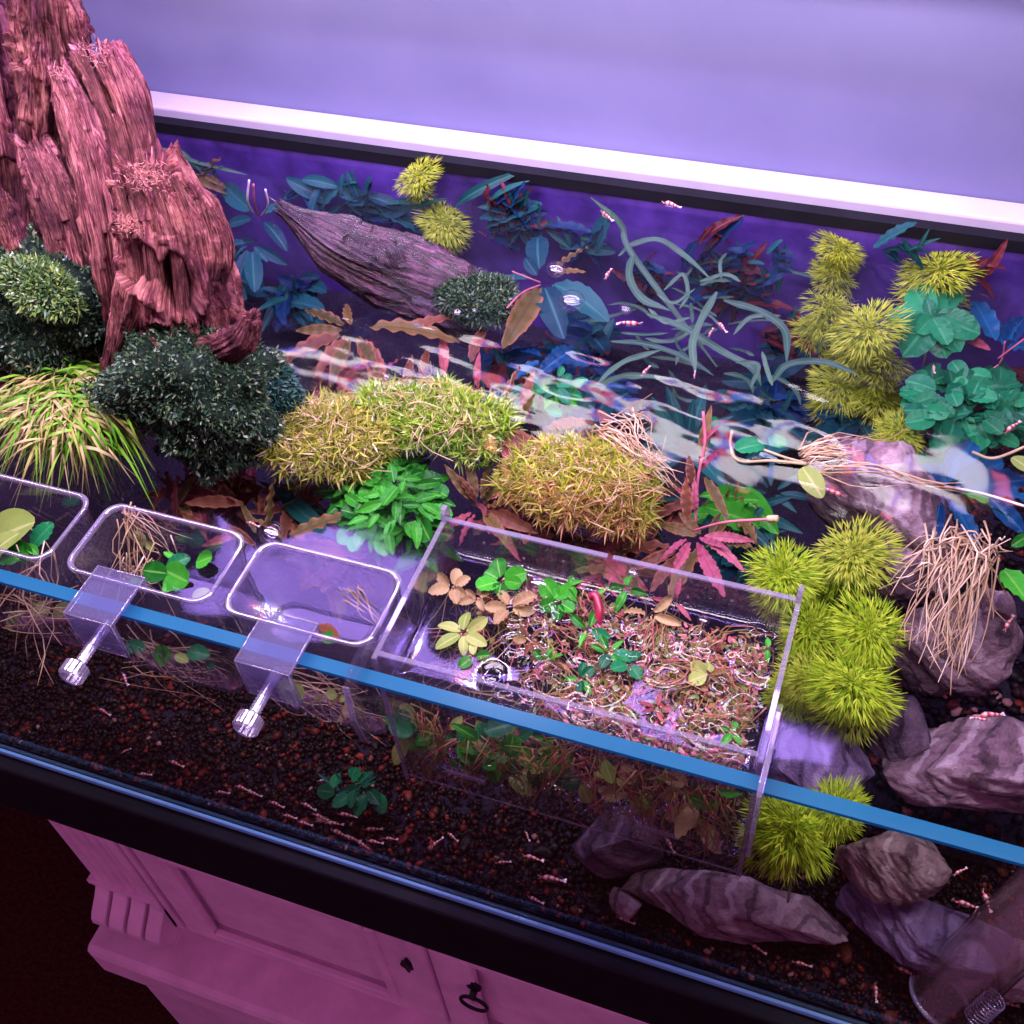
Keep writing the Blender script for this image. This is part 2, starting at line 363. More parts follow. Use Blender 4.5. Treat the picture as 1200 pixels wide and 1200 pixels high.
# water: one rippled sheet, finer inside the breeding box
BX0, BX1, BY0, BY1 = -0.2126, -0.0136, 0.0085, 0.108
def water():
    rs = np.random.RandomState(5)
    def axis(a, b, fa, fb, coarse, fine):
        xs = [a]
        while xs[-1] < b:
            xs.append(xs[-1] + (fine if fa - 0.001 <= xs[-1] <= fb + 0.001 else coarse))
        xs[-1] = b; return np.array(xs)
    xs = axis(XL + 0.001, XR - 0.001, BX0, BX1, 0.0032, 0.0011)
    ys = axis(YF + 0.0012, YB - 0.001, BY0, BY1, 0.0028, 0.0011)
    X, Y = np.meshgrid(xs, ys); H = np.zeros_like(X)
    # ripples running from the outflow
    mask = np.exp(-((X + 0.17) / 0.20) ** 2 - ((Y - 0.285) / 0.065) ** 2)
    for k in range(26):
        lam = rs.choice([rs.uniform(0.006, 0.014), rs.uniform(0.014, 0.030), rs.uniform(0.03, 0.06)]); th = rs.normal(math.pi / 2 - 0.10, 0.22); ph = rs.uniform(0, 6.3)
        kk = 2 * math.pi / lam; w = np.sin(kk * (X * math.cos(th) + Y * math.sin(th)) + ph + 1.1 * np.sin(X * 23 + k))
        H += w * lam * 0.0027 * (1.3 * mask + 0.04)
    for k in range(10):
        lam = rs.uniform(0.03, 0.09); th = rs.uniform(0, 6.28); ph = rs.uniform(0, 6.3); kk = 2 * math.pi / lam
        H += np.sin(kk * (X * math.cos(th) + Y * math.sin(th)) + ph) * lam * 0.0012
    inside = ((X > BX0 + .003) & (X < BX1 - .003) & (Y > BY0 + .003) & (Y < BY1 - .003)).astype(float)
    for k in range(58):
        cx = BX0 + (BX1 - BX0) * (rs.uniform(0.25, 0.97)); cyy = rs.uniform(BY0 + .006, BY1 - .012); r = rs.choice([0.0025, 0.004, 0.006, 0.008]) * rs.uniform(.8, 1.2)
        ex = rs.uniform(0.6, 1.7); an = rs.uniform(0, 3.14)
        dx = (X - cx) * math.cos(an) + (Y - cyy) * math.sin(an); dy = (Y - cyy) * math.cos(an) - (X - cx) * math.sin(an)
        d = np.sqrt(dx * dx + (dy * ex) ** 2)
        H += inside * rs.uniform(0.0010, 0.0021) * np.exp(-((d - r) / 0.0023) ** 2) * (1 if rs.rand() < .75 else -.6)
    # meniscus climbing the walls of the box
    dw = np.minimum.reduce([np.abs(X - BX0 - .003), np.abs(X - BX1 + .003), np.abs(Y - BY0 - .003), np.abs(Y - BY1 + .003)])
    H += inside * 0.0022 * np.exp(-dw / 0.0022)
    dwb = YB - Y; H += 0.003 * np.exp(-dwb / 0.004)
    ny, nx = X.shape
    V = np.stack([X.ravel(), Y.ravel(), (WATER + H).ravel()], 1)
    i = np.arange(ny * nx).reshape(ny, nx)
    F = np.stack([i[:-1, :-1].ravel(), i[:-1, 1:].ravel(), i[1:, 1:].ravel(), i[1:, :-1].ravel()], 1)
    return mesh('water', V, F, clearmat('water_surface', (0.93, 0.94, 0.985), 1.333, 0.07, boost=1.4))
struct(ob('water', water()))

# ------------------------------------------------------------------ lamps above the tank
def lamp(name, label, x0, x1, y0, y1, z, panel, led, rows, seed, tint, big=1.0, skirt=0.0):
    t = thing(name, label, 'aquarium light', ((x0+x1)/2, (y0+y1)/2, z), 'light bars above the tank')
    hx, hy = (x1-x0)/2, (y1-y0)/2
    b = MB().box(-hx-.006, hx+.006, -hy-.006, hy+.006, 0.006, 0.022)
    b.box(-hx-.006, hx+.006, -hy-.006, -hy, -0.012, 0.006); b.box(-hx-.006, hx+.006, hy, hy+.006, -0.012 - skirt, 0.006)  # back skirt lengthened to keep the lamp light off the wall
    b.build('housing', M['black'], t)
    MB().add([(-hx,-hy,0.004),(hx,-hy,0.004),(hx,hy,0.004),(-hx,hy,0.004)], [(0,3,2,1)]).build('diffuser', emit('diffuser_light', tint, panel), t)
    cols = {'white': (1.0, 0.9, 1.0), 'blue': (0.12, 0.2, 1.0), 'red': (1.0, 0.14, 0.2)}
    B = {k: MB() for k in cols}; rnd = random.Random(seed)
    for i, (u, v) in enumerate(rows):
        for k, du, dv, s in (('white', 0, 0, .0075), ('red', .0125, .001, .0032), ('white', -.013, .002, .004), ('blue', .002, .012, .0032), ('red', -.004, -.012, .0026)):
            s *= big; du *= big; dv *= big; u1 = u - (x0+x1)/2 + du * (1 if i % 2 else -1); v1 = v - (y0+y1)/2 + dv
            B[k].add([(u1-s,v1-s,0.001),(u1+s,v1-s,0.001),(u1+s,v1+s,0.001),(u1-s,v1+s,0.001)], [(0,3,2,1)])
    for k in (cols if rows else ()): B[k].build('diodes', emit(k + '_diode', cols[k], led), t, kind='stuff')
MAIN = (0.96, 0.79, 1.0); VIO = (0.44, 0.26, 1.0); BLU = (0.30, 0.17, 1.0)
lamp('light_bar', 'added long light bar over the front pane, set to leave no visible reflection', -0.78, 0.34, 0.070, 0.160, 0.385, LAMP_PANEL, LAMP_LED, (), 1, MAIN)  # added main light, placed so its reflection stays out of view
lamp('light_bar', 'short violet light bar over the small containers', -0.63, -0.40, 0.250, 0.375, 0.385, LAMP_PANEL * 1.0, LAMP_LED, ((-.526, .280),), 2, VIO)
lamp('light_bar', 'violet light bar over the breeding box', -0.385, 0.045, 0.250, 0.300, 0.385, LAMP_PANEL * 1.0, LAMP_LED, ((-.300, .272), (-.272, .270), (-.236, .272)), 4, VIO)
lamp('light_bar', 'narrow blue light bar low along the wall over the back', -0.60, 0.10, 0.425, 0.480, 0.205, LAMP_PANEL * 0.56, LAMP_LED * 0.065, [(-.56 + .058*i, .437 + .03*(i % 2)) for i in range(12)], 3, BLU, 3.0, 0.012)


# ================================================================== GRAVEL, ROCKS, WOOD
def ico(sub):
    import bmesh
    bm = bmesh.new(); bmesh.ops.create_icosphere(bm, subdivisions=sub, radius=1.0)
    bm.verts.ensure_lookup_table(); V = np.array([v.co[:] for v in bm.verts]); F = np.array([[v.index for v in f.verts] for f in bm.faces]); bm.free()
    return V, F
def rand_rot(rs, n):
    q = rs.normal(size=(n, 4)); q /= np.linalg.norm(q, axis=1)[:, None]; w, x, y, z = q.T
    return np.stack([1-2*(y*y+z*z), 2*(x*y-z*w), 2*(x*z+y*w), 2*(x*y+z*w), 1-2*(x*x+z*z), 2*(y*z-x*w), 2*(x*z-y*w), 2*(y*z+x*w), 1-2*(x*x+y*y)], 1).reshape(n, 3, 3)
def scatter(baseV, baseF, pos, R, S):
    n = len(pos); k = len(baseV)
    V = (np.einsum('nij,nkj->nki', R, baseV[None] * S[:, None, :]) + pos[:, None, :]).reshape(-1, 3)
    F = (baseF[None] + (np.arange(n) * k)[:, None, None]).reshape(-1, baseF.shape[1]); return V, F
def gravel():
    nx, ny = 120, 50; V = []; F = []
    for j in range(ny):
        for i in range(nx):
            x = XL + (XR - XL) * i / (nx - 1); y = YF + 0.001 + (YB - YF - 0.002) * j / (ny - 1); V.append((x, y, floor_z(x, y) - 0.002))
    for j in range(ny - 1):
        for i in range(nx - 1): a = j*nx+i; F.append((a, a+1, a+nx+1, a+nx))
    struct(ob('substrate_ground', mesh('substrate_ground', V, F, plain('substrate', (0.010, 0.005, 0.018), 0.8, 0.3, 300, 0.6, 0.8, bdist=0.003))))
    rs = np.random.RandomState(3)
    mt = islandmat('gravel_stones', [(0.0, (0.003, 0.0015, 0.002)), (0.62, (0.008, 0.003, 0.004)), (0.80, (0.030, 0.005, 0.006)), (0.92, (0.24, 0.026, 0.018)), (0.955, (0.03, 0.022, 0.006)), (0.98, (0.20, 0.05, 0.04)), (1.0, (0.42, 0.22, 0.20))], 0.5, 0.15, 0.0, zone=((0.003, 0.0015, 0.002), 9, .86))
    Vs = []; Fs = []; off = 0
    for n, sub, ylo, yhi, s0, s1 in ((900, 2, YF + .002, 0.13, 0.0016, 0.0036), (20000, 1, YF + .0015, 0.13, 0.0008, 0.0024), (2600, 1, 0.13, YB - .01, 0.002, 0.0045)):
        bV, bF = ico(sub); bV = bV + rs.normal(0, .16, bV.shape); bV = np.sign(bV) * np.abs(bV) ** .8
        x = rs.uniform(-0.72, 0.36, n) if ylo < .1 else rs.uniform(0.04, 0.36, n); y = rs.uniform(ylo, yhi, n)
        z = np.array([floor_z(a, b) for a, b in zip(x, y)]) + rs.uniform(-0.001, 0.002, n)
        s = rs.uniform(s0, s1, n) * (1 + 0.5 * (rs.rand(n) > .93)); S = np.stack([s * rs.uniform(.8, 1.5, n), s, s * rs.uniform(.45, .8, n)], 1)
        y = np.maximum(y, YF + 0.001 + S.max(1))
        a = rs.uniform(0, 6.28, n); b = rs.normal(0, .25, n); ca, sa, cb, sb = np.cos(a), np.sin(a), np.cos(b), np.sin(b); o = np.zeros(n)
        R = np.stack([ca, -sa*cb, sa*sb, sa, ca*cb, -ca*sb, o, sb, cb], 1).reshape(n, 3, 3)
        V, F = scatter(bV, bF, np.stack([x, y, z], 1), R, S); Vs.append(V); Fs.append(F + off); off += len(V)
    g = ob('gravel', mesh('gravel', np.concatenate(Vs), np.concatenate(Fs), mt)); g['kind'] = 'stuff'
    g['label'] = 'dark red and brown gravel covering the floor of the aquarium'; g['category'] = 'gravel'
gravel()

def noisev(p, s, seed): return MN.noise(Vector((p[0]*s + seed*7.3, p[1]*s + seed*3.1, p[2]*s - seed*5.7)))
RV, RF = ico(6)
def rock(name, label, px, py, ctr_y_or_z, size, rot, seed, mat, group=None, mode='z', rough=1.0):
    """angular layered stone: ellipsoid cut by flat planes, then broken by strata and noise"""
    c = P(px, py, ctr_y_or_z) if mode == 'z' else PY(px, py, ctr_y_or_z)
    rnd = random.Random(seed)
    V = RV.copy()
    for _ in range(11):
        n = np.array([rnd.gauss(0,1), rnd.gauss(0,1), rnd.gauss(0,.8)]); n /= np.linalg.norm(n); d = rnd.uniform(.55, .9)
        h = V @ n - d; V = V - np.where(h > 0, h, 0)[:, None] * n[None] * .93
    out = []
    sx, sy, sz = size; m = Euler(rot).to_matrix()
    for v in V:
        p = Vector((v[0]*sx, v[1]*sy, v[2]*sz)); L = p.length or 1
        q = Vector((p.x*.6, p.y*.6, p.z*2.2 + p.x*.5))
        d = MN.fractal(q * 34 + Vector((seed*3.7,)*3), 0.9, 2.1, 5) * 0.0042 + MN.noise(p * 22 + Vector((seed,)*3)) * 0.006
        st = abs(math.sin((p.z + p.x * .35 + 0.008 * MN.noise(p * 40)) * 330 + seed)); d -= 0.0009 * (1 - st) ** 3
        out.append(m @ (p + p.normalized() * d * rough))
    o = ob(name, mesh(name, out, RF, mat), None, c)
    return tag(o, label, 'rock', group)
mauve = rockmat('mauve_rock', (0.06, 0.030, 0.045), (0.32, 0.195, 0.235), (0.64, 0.47, 0.51))
violet = rockmat('violet_rock', (0.09, 0.05, 0.13), (0.22, 0.15, 0.28), (0.38, 0.29, 0.45), 0.3)
darkr = rockmat('dark_rock', (0.025, 0.014, 0.025), (0.085, 0.05, 0.08), (0.22, 0.15, 0.19), 0.35)
tanr = rockmat('tan_rock', (0.10, 0.06, 0.06), (0.32, 0.22, 0.20), (0.52, 0.40, 0.36), 0.4)
rock('stone', 'craggy mauve stone slope rising to the surface right of the ripples', 1038, 600, 0.252, (0.060, 0.034, 0.050), (0.2, 0.75, -0.3), 1, mauve, mode='y')
rock('stone', 'large craggy mauve stone below the hanging tan roots', 1105, 760, 0.185, (0.040, 0.030, 0.045), (0.2, 0.5, 0.4), 2, mauve, mode='y')
rock('stone', 'small round lilac stone beside the hanging roots', 1160, 718, 0.20, (0.017, 0.016, 0.017), (0.1, 0.2, 0.1), 3, mauve, mode='y')
rock('stone', 'chunky mauve stone between the slope and the hanging roots', 1075, 668, 0.222, (0.033, 0.024, 0.028), (0.1, -0.4, 0.5), 14, mauve, mode='y')
rock('stone', 'big pale mauve boulder at the photo edge above the front rim', 1140, 905, 0.115, (0.066, 0.034, 0.040), (0.0, 0.1, 0.2), 4, mauve, mode='y')
rock('stone', 'smooth violet block just beside the breeding box above the rim', 968, 902, 0.085, (0.038, 0.024, 0.030), (0.15, -0.1, 0.15), 5, violet, mode='y', rough=.6)
rock('stone', 'dark slate lying behind the violet block', 1035, 855, 0.125, (0.045, 0.025, 0.022), (0.3, 0.2, -0.3), 6, darkr, mode='y')
rock('stone', 'long flat mauve stone lying on the gravel under the breeding box', 868, 1062, -.226, (0.080, 0.022, 0.026), (0.25, 0.05, 0.06), 7, mauve)
rock('stone', 'dark slab with a pale top edge right of the long flat stone', 1085, 1092, -.218, (0.058, 0.026, 0.036), (0.1, 0.16, 0.05), 8, violet)
rock('stone', 'dim purple boulder behind the long flat stone', 728, 985, -.212, (0.034, 0.024, 0.028), (0, 0.2, 0.2), 9, darkr, rough=.5)
rock('stone', 'small pale pitted stone at the tip of the long flat stone', 735, 1058, -.236, (0.0135, 0.009, 0.0105), (0, 0.2, -0.3), 10, mauve, rough=.5)
rock('stone', 'tan fractured stone added as the refracted copy of the mauve stone under the front rim', 1045, 1010, -.170, (0.036, 0.024, 0.030), (0.2, 0.5, 0.2), 11, tanr)  # added stone standing in for the refraction of the large mauve one
rock('stone', 'pale stone at the lower photo corner behind the glass tube', 1195, 1145, -.228, (0.030, 0.020, 0.018), (0.1, 0.0, 0.2), 12, mauve)

def bark(name, pts, half, depth, mat, parent, n=84, m=110, seed=1, ridge=0.22, jag=0.25, holes=(), flare=0.0, flat=None, loc0=Vector((0,0,0))):
    """splintered timber: path in space, half width and depth along it, fibres running along the path"""
    path = smooth_path(pts, m); V = []; UV = []
    T = [(path[min(i+1, m-1)] - path[max(i-1, 0)]).normalized() for i in range(m)]
    def lerp(a, t):
        k = t * (len(a) - 1); i = min(int(k), len(a) - 2); f = k - i; f = f*f*(3-2*f); return a[i] * (1-f) + a[i+1] * f
    for i in range(m):
        t = i / (m - 1); tv = T[i]
        w = tv.cross(Vector((0.25, 1, -0.35))).normalized(); d = w.cross(tv).normalized()
        hw, hd = lerp(half, t), lerp(depth, t)
        for j in range(n):
            a = 2 * math.pi * j / n; ca, sa = math.cos(a), math.sin(a)
            e = Vector((ca * 2.1 + seed * 3.3, sa * 2.1, t * 1.3 + seed))
            f1 = MN.noise(e); f2 = 1 - 2 * abs(MN.noise(Vector((ca * 4.6 - seed, sa * 4.6 + seed, t * 1.6)))); f3 = MN.noise(Vector((ca * 13 + seed, sa * 13, t * 4.0)))
            f4 = MN.noise(Vector((ca * 1.5 + 9, sa * 1.5, t * 9 + seed * 2)))
            f5 = 1 - 2 * abs(MN.noise(Vector((ca * 9 - seed, sa * 9 + 4, t * 2.2))))
            wa = a + .35 * MN.noise(Vector((t * 2.2, seed, ca))) ; kp = math.floor(wa * 2.3 + seed); kq = math.floor(wa * 6.1 + seed * 2 + .5 * MN.noise(Vector((t * 4, 3, seed))))
            pl = MN.noise(Vector((kp * 1.37 + .5, seed + .3, .7 + math.floor(t * 3 + kp * .37) * .9))); pq = MN.noise(Vector((kq * 1.91 + .5, seed + 5.3, .2 + math.floor(t * 5 + kq * .61) * .7)))
            r0 = ridge * (.75 * pl + .5 * pq)
            r = 1 + r0 + ridge * (0.8 * f1 + 0.55 * f2 + 0.16 * f3 + 0.25 * f4 + 0.35 * f5 - 0.2)
            for (ht, ha, rt, ra, dep) in holes:
                da = (a - ha + math.pi) % (2 * math.pi) - math.pi
                q = ((t - ht) / rt) ** 2 + (da / ra) ** 2 + 0.25 * MN.noise(Vector((t * 14, a * 4, seed)))
                r *= 1 - dep / (1 + math.exp(min(60, (q - 0.8) * 7))) + 0.10 * math.exp(-((q - 1.5) / 0.5) ** 2)
            r = max(r, 0.05)
            jg = 0.0
            if t > 0.72 and jag:
                u = (t - 0.72) / 0.28
                jg = jag * u * u * (MN.noise(Vector((ca * 2.6 + seed, sa * 2.6, 1.7))) + 0.55 * MN.noise(Vector((ca * 9 + seed, sa * 9, 4.4))) + 0.3 * MN.noise(Vector((ca * 24, sa * 24, 8 + seed))))
            p = path[i] + (w * ca * hw + d * sa * hd) * r + tv * jg * (half[0] + half[-1])
            V.append(p - loc0); UV.append((j / n if j <= n/2 else 1 - j / n, t))
    F = [(i*n+j, i*n+(j+1) % n, (i+1)*n+(j+1) % n, (i+1)*n+j) for i in range(m-1) for j in range(n)]
    # broken end: sink towards the middle
    base = (m-1) * n
    for k, (sc, dp) in enumerate(((0.72, 0.10), (0.4, 0.30), (0.08, 0.42))):
        c = path[-1] - T[-1] * half[-1] * dp * 2.2
        st = len(V)
        for j in range(n):
            o0 = Vector(V[base + j]) + loc0; q = c + (o0 - c) * sc + T[-1] * 0.006 * MN.noise(Vector((j * .9, k, seed)))
            V.append(q - loc0); UV.append((UV[base+j][0], 1 + .03 * (k+1)))
        pr = base if k == 0 else st - n
        F += [(pr+j, pr+(j+1) % n, st+(j+1) % n, st+j) for j in range(n)]
    F.append(tuple(len(V)-n+j for j in range(n))); F.append(tuple(range(n))[::-1])
    return ob(name, mesh(name, V, F, mat, uv=UV), parent)

pinkwood = woodmat('pink_driftwood', (0.030, 0.006, 0.014), (0.20, 0.046, 0.060), (0.66, 0.28, 0.25), 0.8, 0.2)
wetwood = woodmat('wet_driftwood', (0.004, 0.001, 0.004), (0.030, 0.007, 0.020), (0.15, 0.045, 0.10), 0.2, 1.0, wet=True)
base = PY(150, 470, 0.22)
stump = thing('driftwood_stump', 'tall splintered reddish driftwood stump rising out of the water', 'driftwood', base)
stump['label'] = 'tall splintered reddish driftwood stump with a hollow knot, standing out of the water'
def BP(l, y): return [PY(a, b, yy) for (a, b), yy in zip(l, y if hasattr(y, '__len__') else [y]*len(l))]
U = 0.00060
def wpart(name, px, y, half, depth, seed, **kw):
    return bark(name, BP(px, y), [h*U for h in half], [h*U for h in depth], kw.pop('mat', pinkwood), stump, seed=seed, loc0=base, **kw)
wpart('trunk', [(20, 430), (10, 300), (5, 180), (-15, 90), (-35, -10)], [.30, .31, .33, .34, .35], [80, 75, 66, 60, 50], [55, 50, 48, 42, 30], 1, ridge=.42, holes=((0.55, -2.9, .40, .07, .55), (0.70, -2.1, .30, .06, .5), (0.45, -1.6, .35, .06, .5)))
wpart('trunk', [(60, 190), (62, 110), (60, 60), (52, 10), (45, -60)], [.295, .295, .295, .295, .295], [20, 34, 36, 33, 26], [28, 30, 30, 26, 22], 2, ridge=.48, holes=((0.5, -2.6, .5, .10, .5),))
wpart('shard', [(150, 420), (160, 300), (158, 200), (140, 120), (112, 58)], [.235, .25, .262, .272, .28], [32, 34, 33, 32, 28], [22, 22, 22, 22, 20], 3, ridge=.30, holes=((0.60, -1.75, 0.38, .32, .82), (0.75, -2.75, .3, .06, .5), (.5, -2.35, .3, .05, .45)), jag=.45)
wpart('shard', [(145, 400), (128, 300), (108, 200), (88, 130), (70, 80)], [.205, .215, .235, .25, .26], [18, 19, 18, 16, 9], [17, 17, 17, 15, 10], 4, ridge=.42, holes=((0.6, -2.5, .4, .09, .5),), jag=.5)
wpart('shard', [(84, 330), (70, 260), (52, 205), (38, 172)], [.22, .235, .25, .26], [36, 30, 25, 18], [18, 18, 16, 14], 5, ridge=.44, holes=((0.55, -2.9, .40, .07, .55), (0.70, -2.1, .30, .06, .5), (0.45, -1.6, .35, .06, .5)), jag=.6)
wpart('shard', [(90, 320), (82, 250), (70, 200), (58, 152)], [.255, .265, .275, .285], [26, 24, 22, 12], [16, 16, 16, 10], 6, ridge=.30, jag=.6)
wpart('splinter', [(30, 330), (22, 290), (10, 250), (4, 230)], [.20, .205, .21, .21], [14, 12, 10, 6], [12, 12, 10, 6], 7, ridge=.3, jag=.5)
wpart('splinter', [(-6, 330), (-6, 290), (-12, 250), (-14, 235)], [.20, .205, .21, .21], [14, 12, 10, 6], [12, 12, 10, 6], 8, ridge=.3, jag=.5)
wpart('knot_block', [(205, 455), (206, 395), (202, 330), (194, 262), (172, 203)], [.185, .19, .195, .20, .205], [58, 62, 58, 50, 36], [42, 43, 42, 38, 27], 9, n=150, m=170, ridge=.30, jag=.42,
      holes=((0.60, -2.35, 0.11, .36, .92), (0.42, -2.0, .035, .16, .7), (0.66, -1.75, .09, .30, .3), (0.80, -2.75, .18, .05, .45), (0.28, -2.75, .22, .05, .5), (.3, -1.6, .25, .05, .4)))
wpart('splinter', [(245, 330), (250, 290), (238, 245), (218, 214)], [.197, .20, .205, .208], [18, 20, 16, 6], [16, 16, 14, 6], 10, ridge=.25, jag=.5)
wpart('root', [(160, 330), (148, 380), (136, 430), (126, 480)], [.175, .17, .168, .165], [20, 17, 14, 9], [16, 14, 12, 9], 11, ridge=.25, jag=.1)
wpart('root', [(235, 412), (262, 408), (284, 396), (296, 372)], [.172, .164, .162, .164], [17, 15, 14, 9], [14, 13, 12, 9], 12, ridge=.28, jag=.3)
def bundle(px, y, half, depth, seed, k, lo=.70, hi=1.06, name='splinter', mn=.10, mx=.30):
    rnd = random.Random(seed); pts = smooth_path(BP(px, y), 12)
    ax = (pts[-1] - pts[0]).normalized(); w = ax.cross(Vector((0.25, 1, -0.35))).normalized(); d = w.cross(ax).normalized()
    # side of the timber that faces the room
    face = (CAMLOC - pts[6]).normalized(); fa = math.atan2(face.dot(d), face.dot(w))
    for i in range(k):
        a = fa + (-1.25 + 2.5*(i + rnd.uniform(.2, .8))/k); f1 = rnd.uniform(lo, hi); f0 = rnd.uniform(0, .35); hw = rnd.uniform(mn, mx)
        q = []
        for s_ in range(6):
            t = f0 + (f1 - f0)*s_/5; kk = min(t, 1)*11; ii = min(int(kk), 10); p = pts[ii].lerp(pts[ii+1], kk - ii) + ax*max(0, t - 1)*(pts[-1]-pts[0]).length
            h = half[0] + (half[-1]-half[0])*min(t, 1); dp = depth[0] + (depth[-1]-depth[0])*min(t, 1); rr = rnd.uniform(.93, 1.02)
            q.append(p + (w*math.cos(a)*h + d*math.sin(a)*dp)*U*rr)
        h0 = half[0]*hw*U; tp = rnd.uniform(.35, .9)
        bark(name, q, [h0*.7, h0, h0*.95, h0*tp], [h0*.6, h0*.75, h0*.7, h0*tp*.6], pinkwood, stump, n=26, m=46, seed=seed + i*1.7, ridge=.34, jag=1.1, loc0=base)
bundle([(150, 420), (160, 300), (158, 200), (140, 120), (112, 58)], [.235, .25, .262, .272, .28], [33, 30], [24, 22], 61, 7, .72, 1.03)
bundle([(145, 400), (128, 300), (108, 200), (88, 130), (70, 80)], [.205, .215, .235, .25, .26], [19, 12], [17, 12], 62, 5, .7, 1.04, mn=.2, mx=.4)
bundle([(84, 330), (70, 260), (52, 205), (38, 172)], [.22, .235, .25, .26], [36, 20], [19, 16], 63, 7, .6, 1.12)
bundle([(20, 430), (10, 300), (5, 180), (-15, 90), (-35, -10)], [.30, .31, .33, .34, .35], [76, 55], [52, 36], 64, 10, .5, 1.0, mn=.08, mx=.2)
bundle([(60, 190), (62, 110), (60, 60), (52, 10), (45, -60)], [.295]*5, [28, 30], [30, 26], 65, 6, .6, 1.0, mn=.15, mx=.35)
bundle([(205, 455), (206, 395), (202, 330), (194, 262), (172, 203)], [.185, .19, .195, .20, .205], [60, 40], [45, 30], 66, 5, .88, 1.08, mn=.08, mx=.16)
# frayed fibres on the broken tops
def fray(name, spots, seed, parent, mat, loc0, L=0.0045, w=0.00045):
    rnd = random.Random(seed); b = MB()
    for (p, r, n) in spots:
        for _ in range(n):
            o = p + Vector((rnd.gauss(0, r), rnd.gauss(0, r*.5), rnd.gauss(0, r*.6))); d = Vector((rnd.gauss(0, .7), rnd.gauss(-.4, .5), rnd.gauss(.5, .6))).normalized()
            l = L * rnd.uniform(.4, 1.2); k = Vector((rnd.gauss(0, .4), rnd.gauss(0, .4), rnd.gauss(0, .4)))
            b.tube([o - loc0 + (d * s + k * s * s) * l for s in (0, .5, 1)], [w, w*.8, w*.3], 3)
    return b.build(name, mat, parent, True, kind='stuff')
frayc = islandmat('frayed_fibres', [(0, (0.45, 0.14, 0.14)), (.6, (0.66, 0.28, 0.24)), (1, (0.75, 0.42, 0.36))], .7, .2, .2)
fray('fibres', [(PY(172, 206, .185), .0075, 260), (PY(150, 266, .172), .004, 160), (PY(112, 62, .265), .006, 100), (PY(72, 88, .25), .003, 60)], 4, stump, frayc, base, .0028, .00022)

# wet log lying half under water
lb = P(470, 350, WATER)
log = thing('wet_log', 'dark wet driftwood log pointing up out of the purple water', 'driftwood', lb)
bark('log_body', [P(572, 372, -.055), P(525, 346, -.038), P(462, 318, -.020), P(400, 290, 0.002), P(333, 246, 0.028)], [.022, .025, .026, .021, .005], [.022, .024, .024, .018, .004], wetwood, log, n=110, m=130, seed=21, ridge=.24, jag=.7, loc0=lb)
bark('knot', [P(470, 320, -.02), P(455, 300, 0.0), P(445, 286, .004)], [.013, .011, .006], [.012, .010, .006], wetwood, log, n=40, m=30, seed=22, ridge=.2, jag=.3, loc0=lb)

# ================================================================== MOSS
def fib(n):
    i = np.arange(n) + .5; ph = np.arccos(1 - 2*i/n); th = np.pi*(1+5**.5)*i
    return np.stack([np.cos(th)*np.sin(ph), np.sin(th)*np.sin(ph), np.cos(ph)], 1)
def mound_fn(size, seed, rough):
    sx, sy, sz = size
    def f(v):
        p = Vector((v[0]*sx, v[1]*sy, v[2]*sz)); k = 1 + rough * (MN.noise(p*28 + Vector((seed,)*3)) + .5*MN.noise(p*70 + Vector((seed*2,)*3)))
        return p * k
    return f
def mound(name, size, seed, rough, mat, parent, loc=(0,0,0), sub=4):
    V, F = ico(sub); f = mound_fn(size, seed, rough)
    return ob(name, mesh(name, [f(v)*.97 for v in V], F, mat), parent, loc)
def blades(name, pos, nrm, length, width, spread, droop, mat, parent, seed, loc=(0,0,0), seg=2, kind='stuff', lvar=.5):
    """many curved tapering blades growing from points"""
    rs = np.random.RandomState(seed); n = len(pos)
    d = nrm + rs.normal(0, spread, (n, 3)); d /= np.linalg.norm(d, axis=1)[:, None]
    L = length * (1 + rs.uniform(-lvar, lvar, n)); side = np.cross(d, rs.normal(size=(n, 3))); side /= np.linalg.norm(side, axis=1)[:, None] + 1e-9
    bend = rs.normal(0, .35, (n, 3)); bend[:, 2] -= droop
    V = np.zeros((n, 2*seg+1, 3))
    for k in range(seg + 1):
        t = k / seg; c = pos + d * (L*t)[:, None] + bend * (L*t*t*.6)[:, None]
        if k < seg:
            w = width * (1 - .55*t*t) * (.6 + .9*t if k == 0 else 1)
            V[:, 2*k] = c - side*w/2; V[:, 2*k+1] = c + side*w/2
        else: V[:, 2*seg] = c
    f = [(2*k, 2*k+1, 2*k+3, 2*k+2) for k in range(seg-1)]
    b = (np.arange(n)*(2*seg+1))[:, None]
    F = [list(q) for k in f for q in (np.array(k)[None] + b).tolist()] + (np.array((2*seg-2, 2*seg-1, 2*seg))[None] + b).tolist()
    return ob(name, mesh(name, V.reshape(-1, 3), F, mat), parent, loc, kind=kind)
def moss_clump(name, label, loc, size, seed, n, L, w, mat, body, spread=.7, droop=.2, rough=.25, up=.0, zmin=-.4, cat='moss', shoots=0, lobes=None):
    t = thing(name, label, cat, loc)
    for i, (dx, dy, dz, k) in enumerate(lobes or ((0, 0, 0, 1),)):
        moss_lobe(t, Vector((dx*size[0], dy*size[1], dz*size[2])), tuple(q*k for q in size), seed + 50*i, int(n*k*k), L, w, mat, body, spread, droop, rough, up, zmin, shoots)
    return t
